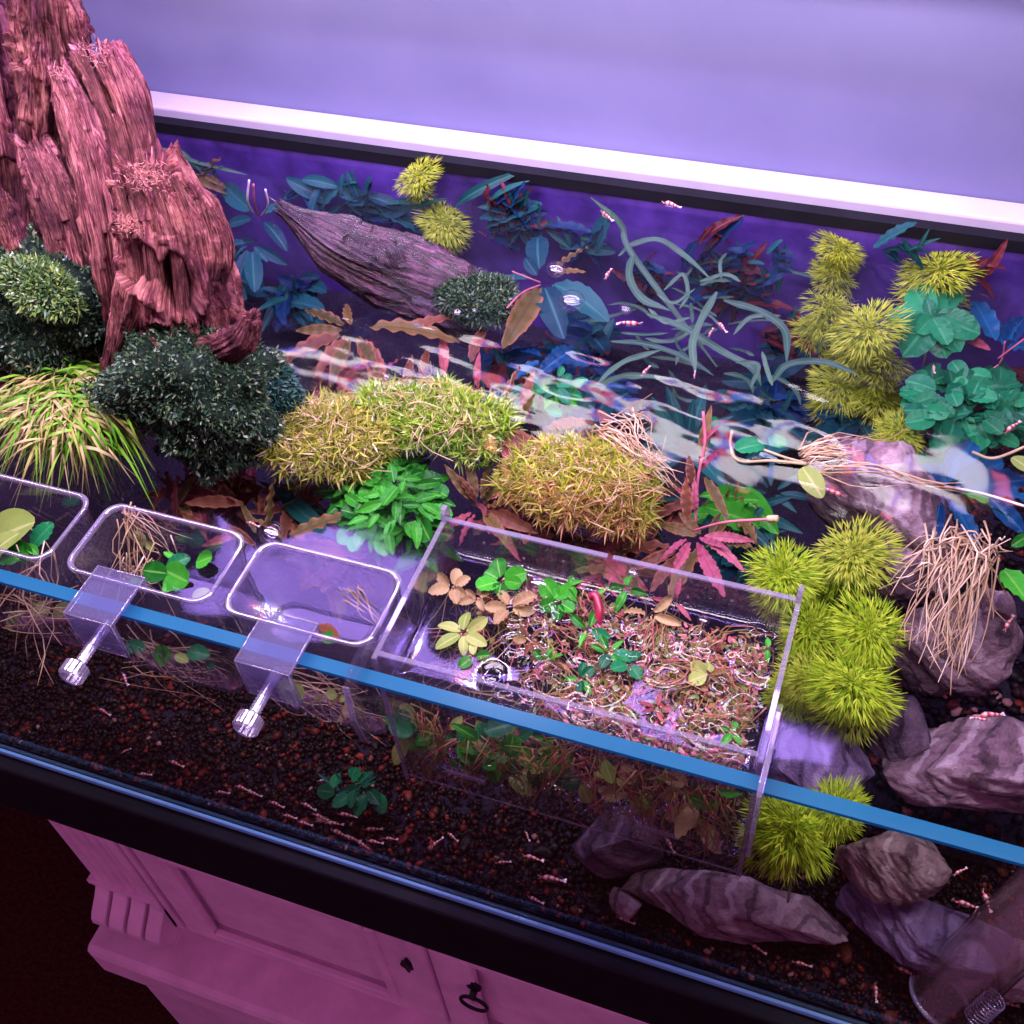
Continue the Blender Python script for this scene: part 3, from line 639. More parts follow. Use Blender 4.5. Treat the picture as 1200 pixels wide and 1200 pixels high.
def moss_lobe(t, off, size, seed, n, L, w, mat, body, spread, droop, rough, up, zmin, shoots):
    mound('moss_body', size, seed, rough, body, t, off)
    v = fib(n); v = v[v[:, 2] > zmin]; f = mound_fn(size, seed, rough)
    rs = np.random.RandomState(seed); v = v + rs.normal(0, .03, v.shape); v /= np.linalg.norm(v, axis=1)[:, None]
    pos = np.array([f(q)[:] for q in v]); nr = v / np.array(size)[None]; nr /= np.linalg.norm(nr, axis=1)[:, None]; nr[:, 2] += up
    if shoots:
        n0 = len(pos); a = np.tile(np.linspace(0, 2*np.pi, shoots + 1)[:-1], n0) + np.repeat(rs.uniform(0, 6, n0), shoots)
        e1 = np.cross(nr, rs.normal(size=nr.shape)); e1 /= np.linalg.norm(e1, axis=1)[:, None]; e2 = np.cross(nr, e1)
        pos = np.repeat(pos + nr * rs.uniform(-.003, .005, (n0, 1)), shoots, 0); k = np.repeat(rs.uniform(.15, 1.3, n0), shoots)[:, None]
        nr = np.repeat(nr, shoots, 0) * k + np.repeat(e1, shoots, 0) * np.cos(a)[:, None] + np.repeat(e2, shoots, 0) * np.sin(a)[:, None]; nr /= np.linalg.norm(nr, axis=1)[:, None]
    blades('fronds', pos, nr, L, w, spread, droop, mat, t, seed, off, lvar=.75 if shoots else .5)
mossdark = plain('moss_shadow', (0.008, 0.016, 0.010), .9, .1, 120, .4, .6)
mossbrown = plain('moss_thatch', (0.16, 0.11, 0.04), .9, .1, 160, .5, .8)
dkmoss = islandmat('dark_moss_leaves', [(0, (0.012, 0.035, 0.020)), (.5, (0.03, 0.075, 0.04)), (.85, (0.07, 0.12, 0.05)), (1, (0.16, 0.20, 0.10))], .32, .5, .1)
grmoss = islandmat('green_moss_leaves', [(0, (0.03, 0.08, 0.03)), (.5, (0.08, 0.17, 0.045)), (.85, (0.20, 0.30, 0.06)), (1, (0.30, 0.38, 0.12))], .25, .7, .15)  # brighter copy of the dark moss, the lit area put into colour
tealmoss = islandmat('teal_moss_leaves', [(0, (0.01, 0.05, 0.05)), (1, (0.04, 0.14, 0.11))], .4, .5, .1)
yelmoss = islandmat('yellow_moss_leaves', [(0, (0.14, 0.19, 0.02)), (.35, (0.36, 0.42, 0.04)), (.65, (0.58, 0.56, 0.10)), (.88, (0.62, 0.48, 0.18)), (1, (0.85, 0.78, 0.52))], .35, .2, .4)
yelgreen = islandmat('lime_moss_leaves', [(0, (0.09, 0.22, 0.015)), (.45, (0.30, 0.52, 0.03)), (.8, (0.55, 0.62, 0.12)), (1, (0.80, 0.78, 0.45))], .35, .2, .4)
pinkmoss = islandmat('pink_moss_leaves', [(0, (0.18, 0.28, 0.02)), (.45, (0.46, 0.56, 0.04)), (.75, (0.62, 0.60, 0.12)), (.90, (0.58, 0.24, 0.14)), (1, (0.84, 0.72, 0.48))], .35, .2, .4, zone=((0.50, 0.12, 0.10), 17, .45))
c0 = PY(48, 372, .205)
moss_clump('moss_cushion', 'dark green moss cushion covering the foot of the splintered stump', c0, (.076, .048, .060), 31, 17000, .0030, .0018, dkmoss, mossdark, zmin=-.9, rough=.5)
moss_clump('moss_cushion', 'stump moss patch coloured brighter yellow green for the light falling on it', PY(48, 338, .178), (.030, .022, .020), 32, 4200, .0034, .0017, grmoss, mossdark, rough=.5)
moss_clump('moss_cushion', 'dark glinting moss cushion under the knotted driftwood block', PY(238, 462, .165), (.058, .044, .054), 33, 17000, .0028, .0017, dkmoss, mossdark, zmin=-.95, rough=.5)
moss_clump('moss_cushion', 'deep green velvety moss strip between the dark cushion and yellow moss', PY(322, 470, .185), (.016, .018, .030), 34, 2400, .0032, .0014, tealmoss, mossdark)
moss_clump('moss_cushion', 'wet glinting green moss at the thick end of the wet log', P(560, 350, -.028), (.030, .024, .014), 35, 6000, .0032, .0016, dkmoss, mossdark)
moss_clump('moss_mat', 'straw yellow moss mat floating beside the dark moss cushion', P(372, 512, -.028), (.046, .031, .015), 36, 1250, .0068, .0014, yelmoss, mossbrown, .28, .1, .5, shoots=9, lobes=((-.42,-.1,0,.62),(.40,.15,.1,.60),(.05,-.35,.1,.55),(-.05,.4,-.1,.58),(.62,-.35,-.3,.38),(-.75,.35,-.3,.34)))
moss_clump('moss_mat', 'lime green moss mat above the bright leafy plant', P(505, 490, -.028), (.051, .027, .014), 37, 1250, .0066, .0015, yelgreen, mossbrown, .28, .1, .5, shoots=9, lobes=((-.42,-.1,0,.62),(.40,.15,.1,.60),(.05,-.35,.1,.55),(-.05,.4,-.1,.58),(.62,-.35,-.3,.38),(-.75,.35,-.3,.34)))
moss_clump('moss_mat', 'yellow moss mat with a reddish bald centre', P(682, 566, -.030), (.045, .036, .017), 38, 1350, .0068, .0013, pinkmoss, mossbrown, .35, .1, .5, shoots=9, lobes=((-.42,-.1,0,.62),(.40,.15,.1,.60),(.05,-.35,.1,.55),(-.05,.4,-.1,.58),(.62,-.35,-.3,.38),(-.75,.35,-.3,.34)))

dropM = clearmat('droplet', (0.95, 0.96, 0.98), 1.4, 0.02, boost=2.0)
strawM = islandmat('straw_threads', [(0, (0.30, 0.24, 0.08)), (.6, (0.55, 0.42, 0.18)), (1, (0.72, 0.50, 0.34))], .45, .3, .2)
def dress(t, size, seed, nd_, ns_):
    rs = np.random.RandomState(seed); bV, bF = ico(2)
    x = rs.uniform(-1, 1, nd_)*size[0]*.9; y = rs.uniform(-1, 1, nd_)*size[1]*.85; r = rs.uniform(.0005, .0015, nd_)
    z = size[2]*.85*np.sqrt(np.clip(1 - (x/size[0])**2 - (y/size[1])**2, .05, 1)) + rs.uniform(.001, .004, nd_)
    V, F = scatter(bV, bF, np.stack([x, y, z], 1), rand_rot(rs, nd_), np.stack([r, r, r*.8], 1)); ob('droplets', mesh('droplets', V, F, dropM), t, kind='stuff')
    b = MB(); rnd = random.Random(seed)
    for _ in range(ns_):
        a = Vector((rnd.uniform(-.9, .9)*size[0], rnd.uniform(-.85, .85)*size[1], 0)); q = a + Vector((rnd.gauss(0, .012), rnd.gauss(0, .010), 0)); m_ = (a + q)/2 + Vector((rnd.gauss(0, .003), rnd.gauss(0, .003), 0))
        pp = []
        for p in (a, m_, q):
            e = 1 - (p.x/size[0])**2 - (p.y/size[1])**2; pp.append(Vector((p.x, p.y, size[2]*.9*math.sqrt(max(e, .02)) + rnd.uniform(.001, .005))))
        b.tube(smooth_path(pp, 6), .00032, 3)
    b.build('threads', strawM, t, True, kind='stuff')
for t_ in [o for o in COL.objects if o.name.startswith('moss_mat') and o.type == 'EMPTY']:
    dress(t_, (.048, .030, .016), 5 + len(t_.name), 70, 130)
# ================================================================== LEAVES
def leaf_mesh(name, mat, W=.25, kind='lance', bend=.3, fold=.12, wave=0., nw=5, serr=0., nu=14, nv=5, twist=0., seed=0):
    V = []; UV = []; F = []; rnd = random.Random(seed)
    for i in range(nu):
        t = i / (nu - 1)
        if kind == 'lance': w = math.sin(math.pi * min(1, t*.96 + .02)) ** .75 * (1 - .25*t)
        elif kind == 'oval': w = math.sin(math.pi * (t*.97 + .015)) ** .55
        elif kind == 'round': w = math.sqrt(max(0, 1 - (2*t - 1) ** 2)) if 0 < t < 1 else .03
        elif kind == 'spoon': w = max(.07, math.sin(math.pi * max(0, (t - .3) / .72)) ** .6 if t > .3 else 0)
        elif kind == 'strap': w = min(1, t*6 + .25) * min(1, (1 - t) * 5 + .04)
        w = max(w, .04)
        ser = 1 + (serr if i % 2 else -serr)
        for j in range(nv):
            v = j / (nv - 1) * 2 - 1
            y = v * W * w * (ser if abs(v) > .9 else 1)
            z = -bend * t * t + fold * abs(v) * W * 2 * w + wave * abs(v) ** 2 * math.sin(t * nw * 6.28 + (1.3 if v > 0 else 0) + seed) * W
            a = twist * t
            V.append((t, y * math.cos(a) - (z + bend*t*t) * math.sin(a), -bend*t*t + y * math.sin(a) + (z + bend*t*t) * math.cos(a))); UV.append((t, j / (nv - 1)))
    for i in range(nu - 1):
        for j in range(nv - 1): a = i*nv+j; F.append((a, a+nv, a+nv+1, a+1))
    return mesh(name, V, F, mat, uv=UV)
LM = {}
def variants(key, mat, n=3, **kw):
    LM[key] = []
    for i in range(n):
        k = dict(kw); k['bend'] = kw.get('bend', .3) * (.5 + .6*i); k['twist'] = kw.get('twist', 0) * (i - 1); k['seed'] = i
        LM[key].append(leaf_mesh('leaf', mat, **k))
tealL = leafmat('teal_leaf', (0.005, 0.035, 0.055), (0.015, 0.10, 0.10), (0.05, 0.18, 0.17))
blueL = leafmat('blue_leaf', (0.002, 0.025, 0.085), (0.006, 0.075, 0.17), (0.02, 0.14, 0.28), rough=.25)
oliveL = leafmat('olive_leaf', (0.05, 0.05, 0.012), (0.15, 0.10, 0.03), (0.07, 0.02, 0.02), edge=(0.24, 0.10, 0.05))
brownL = leafmat('brown_leaf', (0.08, 0.025, 0.015), (0.19, 0.065, 0.035), (0.07, 0.05, 0.02), edge=(0.28, 0.10, 0.06))
redL = leafmat('red_leaf', (0.20, 0.035, 0.05), (0.38, 0.10, 0.10), (0.12, 0.03, 0.04))
pinkL = leafmat('pink_leaf', (0.24, 0.035, 0.075), (0.44, 0.12, 0.16), (0.18, 0.02, 0.05))
greenL = leafmat('green_leaf', (0.006, 0.095, 0.010), (0.05, 0.36, 0.025), (0.18, 0.50, 0.08), rough=.28)
jadeL = leafmat('jade_leaf', (0.006, 0.10, 0.045), (0.02, 0.26, 0.09), (0.07, 0.36, 0.16), rough=.25)
dkgreenL = leafmat('deep_green_leaf', (0.004, 0.07, 0.03), (0.012, 0.18, 0.06), (0.05, 0.26, 0.10), rough=.25)
strapL = leafmat('strap_leaf', (0.025, 0.075, 0.055), (0.08, 0.16, 0.10), (0.14, 0.22, 0.14))
limeL = leafmat('lime_leaf', (0.18, 0.26, 0.05), (0.36, 0.42, 0.12), (0.5, 0.5, 0.2))
tanL = leafmat('tan_leaf', (0.24, 0.15, 0.07), (0.42, 0.30, 0.15), (0.4, 0.25, 0.15))
variants('teal', tealL, W=.17, kind='oval', bend=.18, fold=.18, wave=.15, twist=.25)
variants('blue', blueL, W=.16, kind='oval', bend=.2, fold=.2, wave=.3, nw=4, twist=.25)
variants('olive', oliveL, W=.105, kind='lance', bend=.2, fold=.2, wave=.28, nw=5, serr=.03, nu=26, twist=.3)
variants('brown', brownL, W=.12, kind='lance', bend=.22, fold=.25, wave=.25, nw=5, serr=.03, nu=26, twist=.4)
variants('red', redL, W=.13, kind='lance', bend=.25, fold=.2, wave=.25, nw=5, serr=.04, nu=24, twist=.3)
variants('pink', pinkL, W=.10, kind='lance', bend=.25, fold=.2, wave=.3, nw=5, serr=.10, nu=26, twist=.3)
variants('green', greenL, W=.24, kind='lance', bend=.3, fold=.2, wave=.15, twist=.2)
variants('jade', jadeL, W=.34, kind='round', bend=.15, fold=.12, wave=.1)
variants('dkgreen', dkgreenL, W=.36, kind='oval', bend=.2, fold=.12, wave=.12)
variants('sword', leafmat('sword_leaf', (0.004, 0.04, 0.04), (0.012, 0.09, 0.075)), W=.09, kind='lance', bend=.3, fold=.15, twist=.3)
variants('lime', limeL, W=.30, kind='oval', bend=.2, fold=.12)
variants('tan', tanL, W=.30, kind='oval', bend=.25, fold=.25, wave=.3)
variants('greenround', greenL, W=.42, kind='round', bend=.12, fold=.10, wave=.08)
variants('dimblue', leafmat('dim_blue_leaf', (0.004, 0.016, 0.06), (0.010, 0.045, 0.12), (0.03, 0.08, 0.18)), W=.15, kind='oval', bend=.2, fold=.2, wave=.2, nw=4, twist=.25)  # darker copy of the blue leaf, dimness of deep water in its colour
variants('dimred', leafmat('dim_red_leaf', (0.05, 0.008, 0.014), (0.13, 0.025, 0.03)), W=.13, kind='lance', bend=.25, fold=.2, wave=.2, nw=5, nu=20, twist=.3)  # darker copy of the red leaf, dimness of deep water in its colour
RND = random.Random(77)
def place_leaf(parent, key, b, t, roll=None, scale_w=1.0, name='leaf'):
    b = Vector(b); t = Vector(t); d = t - b; L = d.length; x = d.normalized()
    up = Vector((0, -.35, 1)); z = (up - x * up.dot(x))
    z = z.normalized() if z.length > 1e-4 else Vector((0, -1, 0)); y = z.cross(x)
    Mx = Matrix((x, y, z)).transposed() @ Matrix.Rotation(RND.uniform(-.5, .5) if roll is None else roll, 3, 'X')
    o = ob(name, RND.choice(LM[key]), parent, b - parent.location); o.rotation_euler = Mx.to_euler(); o.scale = (L, L*scale_w, L)
    return o
stemM = plain('stem_green', (0.12, 0.16, 0.05), .5, .5, 90, .3)
stemP = plain('stem_pink', (0.42, 0.10, 0.14), .45, .5, 90, .3)
stemT = plain('stem_tan', (0.40, 0.30, 0.16), .55, .4, 90, .3)
stemW = plain('stem_pale', (0.58, 0.50, 0.52), .45, .4, 90, .2)
def stem(parent, pts, r, mat, name='stem', n=6):
    return MB().tube([p - parent.location for p in smooth_path(pts, max(6, len(pts)*5))], r * (.62 if r < .002 else 1), n).build(name, mat, parent, True)
def plant(name, label, c, leaves, cat='plant', group=None, wmul=1.0):
    """c: (px,py,z); leaves: (key, bx, by, bz, tx, ty, tz)"""
    c0 = P(*c); t = thing(name, label, cat, c0, group)
    for l in leaves: place_leaf(t, l[0], P(*l[1:4]), P(*l[4:7]), scale_w=(l[7] if len(l) > 7 else 1.0) * wmul)
    return t
def fan(key, c, z0, tips, dz=0., w=1.0, ztip=None):
    return [(key if isinstance(key, str) else RND.choice(key), c[0] + .2*(tx-c[0]), c[1] + .2*(ty-c[1]), z0, tx, ty, (z0 + dz if ztip is None else ztip) + RND.uniform(-.004, .004), w) for tx, ty in tips]
Z1 = -.045
# plants with blue green leaves
t = plant('broadleaf_plant', 'blue green broad leaved plant with white buds just behind the stump', (300, 262, Z1),
    fan('teal', (303, 255), Z1, [(258, 214), (340, 232), (262, 262), (335, 282)], -.004, 1.0) + fan('teal', (295, 285), Z1, [(268, 302), (313, 306), (298, 338), (330, 306), (275, 330), (255, 285)], -.004, 1.0) + fan('strapgreen' if False else 'sword', (262, 225), Z1, [(205, 180), (228, 215), (245, 190), (222, 240)], .0))
stem(t, [P(302, 252, Z1), P(298, 236, -.02), P(297, 216, .0)], .0016, stemP); stem(t, [P(306, 254, Z1), P(314, 240, -.02), P(311, 222, -.002)], .0014, stemW)
stem(t, [P(296, 250, Z1), P(290, 235, -.02), P(292, 211, -.0)], .0016, stemW)
t = plant('broadleaf_plant', 'blue and bronze broad leaved plant at the surface right of the wet log', (633, 332, -.035),
    fan('teal', (634, 328), -.032, [(625, 264), (577, 322), (709, 356), (655, 375), (612, 300)], .006, 1.2) + fan('olive', (640, 325), -.03, [(687, 285), (682, 309), (598, 392)], .006, 1.5) + fan('blue', (640, 420), -.05, [(598, 440), (672, 398), (610, 405), (690, 420)], .0, 1.2))
stem(t, [P(633, 334, -.03), P(612, 343, -.022), P(594, 361, -.018)], .0011, stemP); stem(t, [P(633, 331, -.03), P(620, 326, -.024), P(600, 318, -.02)], .001, stemP)
t = plant('broadleaf_plant', 'dark blue broad leaved plant with a pale flower stalk above the hanging roots', (1104, 575, -.04),
    fan('blue', (1104, 578), -.04, [(1142, 512), (1205, 560), (1080, 535), (1150, 632), (1092, 632), (1180, 540), (1120, 530), (1066, 560)], -.002, 1.25) + fan('green', (1110, 572), -.038, [(1196, 604)], 0, .55) + fan('blue', (1150, 575), -.035, [(1215, 585), (1200, 620)], 0, 1.3))
stem(t, [P(1108, 570, -.03), P(1150, 578, -.012), P(1200, 593, -.004)], .0013, stemW)
t = plant('broadleaf_plant', 'bright blue leaved plant with red stalks near the back corner', (1176, 415, -.045),
    fan('blue', (1172, 412), -.045, [(1143, 348), (1205, 362), (1215, 400), (1185, 372)], -.004, 1.1) + fan('red', (1172, 416), -.045, [(1118, 386)], 0, .9))
stem(t, [P(1170, 420, -.045), P(1190, 405, -.03), P(1210, 390, -.02)], .001, stemP); stem(t, [P(1150, 440, -.06), P(1172, 425, -.05), P(1178, 400, -.03)], .001, stemP)
# jade rosette and the bushy round leaved plant
def leaf_bush(name, label, c, keys, n, rx, ry, z, zh, l0, l1, seed, cat='plant', w=1.0, out=.6):
    rnd = random.Random(seed); c0 = P(c[0], c[1], z); t = thing(name, label, cat, c0)
    for i in range(n):
        a = rnd.uniform(0, 6.28); r = math.sqrt(rnd.uniform(0, 1)); u, v = c[0] + rx*r*math.cos(a), c[1] + ry*r*math.sin(a)
        zb = z + zh * (1 - r*r) * rnd.uniform(.4, 1); L = rnd.uniform(l0, l1); an = a + rnd.gauss(0, .8) if rnd.random() < out else rnd.uniform(0, 6.28)
        b = P(u, v, zb); d = Vector((math.cos(-an), math.sin(-an), rnd.uniform(-.35, .35))); place_leaf(t, rnd.choice(keys), b, b + d.normalized()*L, scale_w=w)
    for i in range(5):
        a = rnd.uniform(0, 6.28); q = P(c[0] + rx*.5*math.cos(a), c[1] + ry*.5*math.sin(a), z + zh*.4); stem(t, [q, q.lerp(c0, .5) - Vector((0, 0, .02)), c0 - Vector((0, 0, .06))], .0011, stemM)
    return t
t = plant('rosette_plant', 'jade green round leaved rosette between the feathery heads and the blue plant', (1095, 372, -.035),
    [('jade',) + (1092, 372, -.032) + q for q in ((1068, 334, -.028), (1100, 338, -.026), (1122, 338, -.03), (1042, 366, -.03), (1078, 388, -.03), (1066, 410, -.034), (1112, 400, -.034), (1128, 372, -.03), (1150, 388, -.034), (1086, 350, -.022), (1128, 408, -.04), (1048, 392, -.04), (1108, 418, -.045))], wmul=.95)
leaf_bush('round_leaf_bush', 'dense bush of small round green leaves below the jade rosette', (1130, 478), ['jade', 'dkgreen', 'jade'], 105, 68, 46, -.055, .022, .012, .021, 5, w=1.05)
leaf_bush('round_leaf_bush', 'sparse dark leaved plant between the bush and blue plant', (1090, 545), ['dkgreen'], 12, 32, 16, -.06, .01, .012, .018, 6)
leaf_bush('leafy_stem_plant', 'bright green leafy plant beside the breeding box', (455, 585), ['green', 'green', 'green', 'greenround'], 210, 62, 50, -.055, .035, .010, .019, 7, w=.95)
leaf_bush('leafy_stem_plant', 'few bright green leaves hanging against the corner of the breeding box', (500, 640), ['green'], 14, 16, 24, -.075, .02, .014, .02, 8)
leaf_bush('leafy_stem_plant', 'small green leafy plant between the ripples and the lime moss', (645, 458), ['green', 'jade'], 46, 34, 20, -.04, .012, .008, .015, 9, w=.8)
# crypts
plant('crypt_plant', 'bronze wavy leaved plant floating in front of the wet log', (415, 388, -.03),
    fan(['olive', 'brown'], (415, 388), -.03, [(356, 355), (326, 414), (368, 430), (385, 440), (450, 442), (345, 385), (400, 350), (440, 428)], .004, 1.3) + [('olive', 432, 384, -.022, 534, 374, -.02, 1.2), ('brown', 470, 390, -.03, 530, 362, -.025, 1.0)])
plant('crypt_plant', 'red brown leaves standing in the rippled water above the moss', (480, 440, -.05),
    [('red', 395, 462, -.06, 412, 424, -.04), ('red', 430, 455, -.06, 405, 432, -.05), ('brown', 476, 456, -.05, 478, 418, -.03, 1.5), ('brown', 498, 450, -.05, 492, 402, -.035, 1.2), ('red', 520, 440, -.05, 520, 385, -.03), ('brown', 552, 425, -.05, 563, 372, -.03, 1.3), ('red', 560, 455, -.05, 556, 415, -.03), ('red', 380, 455, -.06, 358, 470, -.06), ('red', 440, 445, -.06, 470, 415, -.05)])
plant('crypt_plant', 'bronze rosette with upright wavy leaves between the bright plant and reddish moss', (562, 597, -.055),
    fan(['olive', 'brown'], (562, 596), -.055, [(546, 532), (574, 538), (602, 545), (523, 550), (606, 585), (612, 612), (540, 556), (585, 560), (590, 625)], .02, 1.25) + fan('red', (562, 596), -.055, [(515, 622), (535, 632), (605, 640)], 0, .9))
plant('crypt_plant', 'olive wavy leaved plant behind the small clear containers', (330, 615, -.06),
    [('olive', 316, 625, -.06, 317, 560, -.03, 1.2), ('olive', 340, 628, -.05, 408, 598, -.035, 1.3), ('brown', 330, 640, -.06, 420, 640, -.05), ('brown', 285, 590, -.06, 216, 585, -.05, 1.1), ('brown', 300, 640, -.06, 262, 612, -.05), ('olive', 300, 625, -.06, 282, 585, -.05), ('brown', 360, 640, -.06, 385, 655, -.06, 1.3), ('red', 280, 625, -.07, 235, 640, -.07), ('olive', 330, 630, -.06, 298, 600, -.05, 1.2)])
t = plant('crypt_plant', 'pink toothed leaves spreading over the back edge of the breeding box', (815, 628, -.045),
    fan('pink', (812, 628), -.04, [(846, 694), (872, 652), (790, 668), (836, 668), (775, 648), (880, 628), (850, 640)], .004, 1.3) + fan('olive', (828, 632), -.045, [(886, 640), (845, 600), (770, 610), (795, 600), (780, 690), (855, 610)], .004, 1.6) + fan('brown', (805, 640), -.05, [(740, 665), (760, 690), (800, 690), (700, 640)], 0, 1.2))
stem(t, [P(812, 622, -.03), P(850, 612, -.012), P(908, 608, -.004)], .0013, stemP); stem(t, [P(900, 608, -.006), P(911, 608, -.003)], .0022, stemT)
t = plant('twisted_plant', 'upright twisted pink and olive stalk with curled leaves in front of the ripples', (815, 600, -.045),
    [('olive', 822, 545, -.03, 826, 478, .0, 1.0), ('pink', 820, 520, -.02, 836, 500, -.005, 1.2), ('brown', 812, 570, -.03, 806, 535, -.015, 1.5), ('pink', 815, 600, -.04, 812, 570, -.02, 1.4), ('olive', 826, 560, -.03, 852, 600, -.02, .9), ('pink', 822, 550, -.03, 832, 530, -.01, 1.5), ('red', 808, 585, -.03, 792, 570, -.02, 1.2), ('jade', 826, 500, -.02, 845, 492, -.02, 1.0), ('brown', 806, 610, -.03, 804, 560, -.01, 1.3)])
stem(t, [P(815, 615, -.05), P(818, 560, -.03), P(826, 520, -.015), P(824, 482, .0)], .0016, stemP)
plant('crypt_plant', 'dark bronze leaves over the green plant beside the ripples', (610, 500, -.03),
    [('brown', 590, 480, -.035, 606, 428, -.015, 1.2), ('brown', 612, 482, -.035, 622, 434, -.015, 1.3), ('olive', 606, 500, -.03, 625, 462, -.01, 1.3), ('brown', 640, 502, -.03, 692, 488, -.02, 1.3), ('brown', 575, 508, -.03, 632, 520, -.02, 1.6), ('pink', 600, 512, -.03, 560, 515, -.025, 1.0), ('red', 590, 520, -.03, 602, 560, -.03, 1.0), ('blue', 632, 438, -.04, 672, 404, -.035, 1.1)])
# sword leaves under the ripples
plant('sword_plant', 'dark teal sword leaved plant deep under the rippled water', (800, 530, -.09),
    fan('sword', (803, 530), -.09, [(766, 468), (786, 452), (812, 470), (836, 484), (756, 500), (850, 510), (772, 540), (792, 480), (826, 455), (842, 545), (745, 525)], .03, 1.6) + fan('sword', (880, 600), -.09, [(850, 590), (912, 580), (880, 560), (920, 610), (845, 615), (900, 625)], .02, 1.5))
plant('sword_plant', 'dim teal sword leaves below the floating leaf pair', (905, 575, -.08),
    fan('sword', (905, 578), -.08, [(880, 545), (935, 555), (925, 590), (870, 575), (900, 535), (955, 580)], .01, 1.6))
# undergrowth deep in the water, its dimness partly in the leaf colours
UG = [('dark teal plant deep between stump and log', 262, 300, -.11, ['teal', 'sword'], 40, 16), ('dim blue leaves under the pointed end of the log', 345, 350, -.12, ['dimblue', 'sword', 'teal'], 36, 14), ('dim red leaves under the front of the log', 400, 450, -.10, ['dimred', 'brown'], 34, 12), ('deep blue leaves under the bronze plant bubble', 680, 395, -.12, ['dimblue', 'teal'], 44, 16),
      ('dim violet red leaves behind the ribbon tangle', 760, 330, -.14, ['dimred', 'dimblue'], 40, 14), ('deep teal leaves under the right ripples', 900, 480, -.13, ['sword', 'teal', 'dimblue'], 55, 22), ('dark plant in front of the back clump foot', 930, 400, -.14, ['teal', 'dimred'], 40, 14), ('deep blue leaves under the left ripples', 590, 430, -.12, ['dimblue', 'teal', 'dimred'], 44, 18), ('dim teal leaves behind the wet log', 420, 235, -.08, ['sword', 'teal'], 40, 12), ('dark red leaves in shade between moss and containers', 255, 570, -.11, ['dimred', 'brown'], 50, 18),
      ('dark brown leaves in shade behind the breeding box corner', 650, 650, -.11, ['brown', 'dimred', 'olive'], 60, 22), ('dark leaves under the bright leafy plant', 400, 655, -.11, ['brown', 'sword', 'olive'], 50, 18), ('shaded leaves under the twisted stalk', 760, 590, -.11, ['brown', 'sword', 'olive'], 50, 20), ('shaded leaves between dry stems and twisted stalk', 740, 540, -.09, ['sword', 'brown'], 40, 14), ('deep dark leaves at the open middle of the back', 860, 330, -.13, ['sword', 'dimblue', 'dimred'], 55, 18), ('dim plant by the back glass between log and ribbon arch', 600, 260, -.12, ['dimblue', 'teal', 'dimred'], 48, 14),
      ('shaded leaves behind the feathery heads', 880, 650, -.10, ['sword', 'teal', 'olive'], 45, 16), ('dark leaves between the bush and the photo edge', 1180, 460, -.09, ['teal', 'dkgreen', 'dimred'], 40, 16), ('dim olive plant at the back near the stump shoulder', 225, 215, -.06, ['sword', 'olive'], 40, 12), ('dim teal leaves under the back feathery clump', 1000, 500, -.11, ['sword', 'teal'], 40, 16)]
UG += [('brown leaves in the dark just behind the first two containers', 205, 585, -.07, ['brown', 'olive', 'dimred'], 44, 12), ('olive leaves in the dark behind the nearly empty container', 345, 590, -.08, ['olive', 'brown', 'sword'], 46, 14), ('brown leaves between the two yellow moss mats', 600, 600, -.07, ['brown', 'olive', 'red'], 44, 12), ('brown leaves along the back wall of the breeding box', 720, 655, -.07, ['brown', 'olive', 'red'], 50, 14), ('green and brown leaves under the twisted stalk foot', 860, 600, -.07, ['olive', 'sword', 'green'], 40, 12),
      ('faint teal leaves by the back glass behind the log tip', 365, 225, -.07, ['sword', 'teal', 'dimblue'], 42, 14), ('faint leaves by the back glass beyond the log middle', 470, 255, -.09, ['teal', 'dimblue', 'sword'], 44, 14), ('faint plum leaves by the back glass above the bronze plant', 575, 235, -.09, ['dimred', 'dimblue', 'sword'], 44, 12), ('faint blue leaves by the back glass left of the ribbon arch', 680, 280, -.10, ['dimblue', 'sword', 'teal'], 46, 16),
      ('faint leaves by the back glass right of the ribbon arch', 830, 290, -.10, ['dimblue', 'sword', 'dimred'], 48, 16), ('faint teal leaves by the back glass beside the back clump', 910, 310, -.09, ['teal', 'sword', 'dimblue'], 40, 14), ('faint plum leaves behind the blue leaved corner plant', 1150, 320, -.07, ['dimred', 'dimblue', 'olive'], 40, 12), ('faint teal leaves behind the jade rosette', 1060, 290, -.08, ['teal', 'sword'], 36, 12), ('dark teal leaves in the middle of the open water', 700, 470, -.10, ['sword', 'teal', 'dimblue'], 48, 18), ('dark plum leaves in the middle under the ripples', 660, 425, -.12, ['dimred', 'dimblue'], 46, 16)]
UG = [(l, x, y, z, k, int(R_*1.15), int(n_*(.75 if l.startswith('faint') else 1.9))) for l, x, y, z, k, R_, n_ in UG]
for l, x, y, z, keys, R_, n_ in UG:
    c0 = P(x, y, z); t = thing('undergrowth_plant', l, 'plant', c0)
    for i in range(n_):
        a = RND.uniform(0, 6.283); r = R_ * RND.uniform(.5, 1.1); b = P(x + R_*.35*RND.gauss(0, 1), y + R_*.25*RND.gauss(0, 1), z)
        place_leaf(t, RND.choice(keys), b, P(x + r*math.cos(a), y + r*.8*math.sin(a), z + RND.uniform(.0, .03)), scale_w=1.0)
